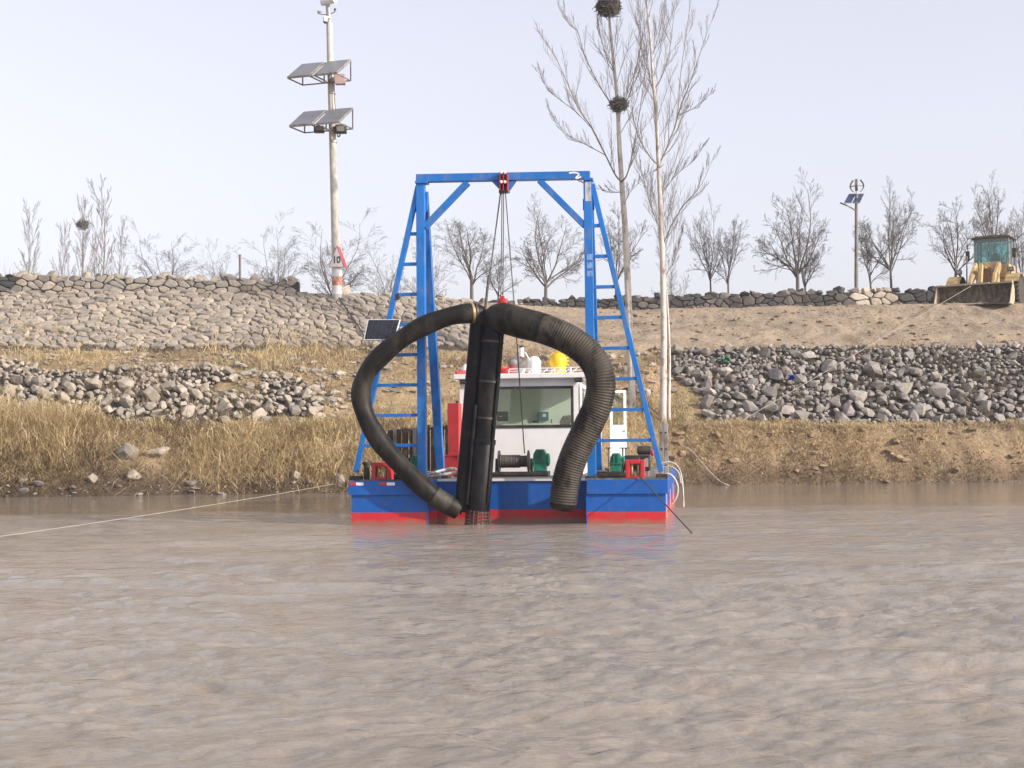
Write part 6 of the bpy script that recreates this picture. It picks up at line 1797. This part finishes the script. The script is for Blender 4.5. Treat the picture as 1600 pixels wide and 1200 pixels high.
# fenders, lamps, handrail, mirrors
for sx in (-1, 1):
    f = MB(); q = [(sx*1.30, -0.3 + 0.86*math.cos(t), 0.76 + 0.86*math.sin(t)) for t in np.linspace(0.15, 2.6, 9)]
    for i in range(8): f.bar(q[i], q[i+1], 0.60, 0.03, side=(1, 0, 0))
    lp_(f, 'fender', 'loader', bevel=0)
    f = MB(); f.box((sx*1.15 - 0.13, -0.55, 1.72), (sx*1.15 + 0.13, -0.35, 1.92)); hl = lp_(f, 'headlight', 'black', bevel=0.02)
    f = MB(); f.box((sx*1.15 - 0.10, -0.56, 1.75), (sx*1.15 + 0.10, -0.551, 1.89)); lp_(f, 'lens', 'steel', hl, 0)
    f = MB(); f.bar((sx*1.15, -0.4, 1.72), (sx*0.95, -0.1, 1.4), 0.06, 0.06); lp_(f, 'lamp_bracket', 'bucket', bevel=0)
    f = MB(); m_ = sx*1.05; f.tube([(sx*0.8, 1.1, 3.25), (m_, 0.95, 3.25), (m_, 0.95, 2.4)], 0.02, 6); f.box((m_ - 0.09, 0.90, 2.5), (m_ + 0.09, 0.93, 2.95)); lp_(f, 'mirror', 'black', bevel=0)
    f = MB(); hx = sx*1.35; f.tube([(hx, -0.2, 1.2), (hx, -0.2, 2.6), (hx - sx*0.45, 0.1, 2.6), (hx - sx*0.42, 0.1, 1.3)], 0.035, 6); f.tube([(hx - sx*0.1, -0.2, 1.75), (hx - sx*0.42, 0.1, 2.55)], 0.02, 6); lp_(f, 'handrail', 'grey_metal', bevel=0, smooth=True)
# wheels
for wy_, sx in ((-0.3, -1), (-0.3, 1), (2.75, -1), (2.75, 1)):
    c = (sx*1.32, wy_, 0.75)
    f = MB(); f.lathe([(0.42, -0.26), (0.66, -0.27), (0.73, -0.20), (0.75, 0), (0.73, 0.20), (0.66, 0.27), (0.42, 0.26)], c, (1, 0, 0), 32); wh = lp_(f, 'wheel', 'tyre', bevel=0, smooth=True)
    f = MB()
    for k in range(22):
        t = 2*math.pi*k/22
        for s2 in (-1, 1):
            t2 = t + (0.14 if s2 > 0 else 0)
            p = Vector((c[0] + s2*0.02, wy_ + 0.76*math.cos(t2), 0.75 + 0.76*math.sin(t2))); q = Vector((c[0] + s2*0.27, wy_ + 0.74*math.cos(t2 + 0.16), 0.75 + 0.74*math.sin(t2 + 0.16)))
            f.bar(p, q, 0.085, 0.07, side=(0, -math.sin(t2), math.cos(t2)))
    tag(lp_(f, 'tread', 'tyre', wh, 0), kind='stuff')
    f = MB(); f.lathe([(0.44, -0.05), (0.44, 0.16), (0.40, 0.19), (0.34, 0.10), (0.16, 0.12), (0.14, 0.22), (0.001, 0.23)], c, (sx, 0, 0), 24); lp_(f, 'rim', 'loader', wh, 0, True)

# debris caught in the boulders
def rag(px, py, t0, w, h, mat, label, seed):
    X = XP(px, 54.5); Y = float(on_section(X, t0)[0]); z = float(terrain(np.array([X]), np.array([Y]))[0][0])
    p = W(px, py, Y - 0.5); rr = np.random.default_rng(seed); vs = []; nn = 7
    for j in range(nn):
        for i in range(nn):
            vs.append((p.x + w*(i/(nn-1) - 0.5) + rr.normal()*0.03, p.y + 0.12*math.sin(i*1.3 + j) + rr.normal()*0.03 - 0.05*j/nn, p.z + h*(j/(nn-1) - 0.5) + rr.normal()*0.03))
    f = MB(); f.add(vs, [(j*nn + i, j*nn + i + 1, (j+1)*nn + i + 1, (j+1)*nn + i) for j in range(nn-1) for i in range(nn-1)])
    o = link('rag', f.mesh('rag', M[mat], True)); s = o.modifiers.new('thick', 'SOLIDIFY'); s.thickness = 0.01
    return tag(o, label, 'rag')
rag(1236, 590, 4.5, 0.2, 0.22, 'blue_cloth', 'blue rag caught among the grey boulders on the right', 1)
rag(1134, 562, 4.85, 0.34, 0.2, 'green_cloth', 'scrap of green netting on the upper grey boulders', 2)

# ------------------------------------------------------------------ haze over the river
if HAZE_DENSITY > 0:
    hz = MB(); hz.box((-660, -90, -4.0), (660, 660, 40.0))
    m = bpy.data.materials.new('haze_air'); m.use_nodes = True; nt = m.node_tree; nt.nodes.clear()
    o_ = nt.nodes.new('ShaderNodeOutputMaterial'); pv = nt.nodes.new('ShaderNodeVolumePrincipled')
    pv.inputs['Color'].default_value = (0.93, 0.94, 1.0, 1); pv.inputs['Density'].default_value = HAZE_DENSITY; pv.inputs['Anisotropy'].default_value = 0.2
    nt.links.new(pv.outputs[0], o_.inputs['Volume'])
    tag(hz.build('haze', m), kind='stuff')
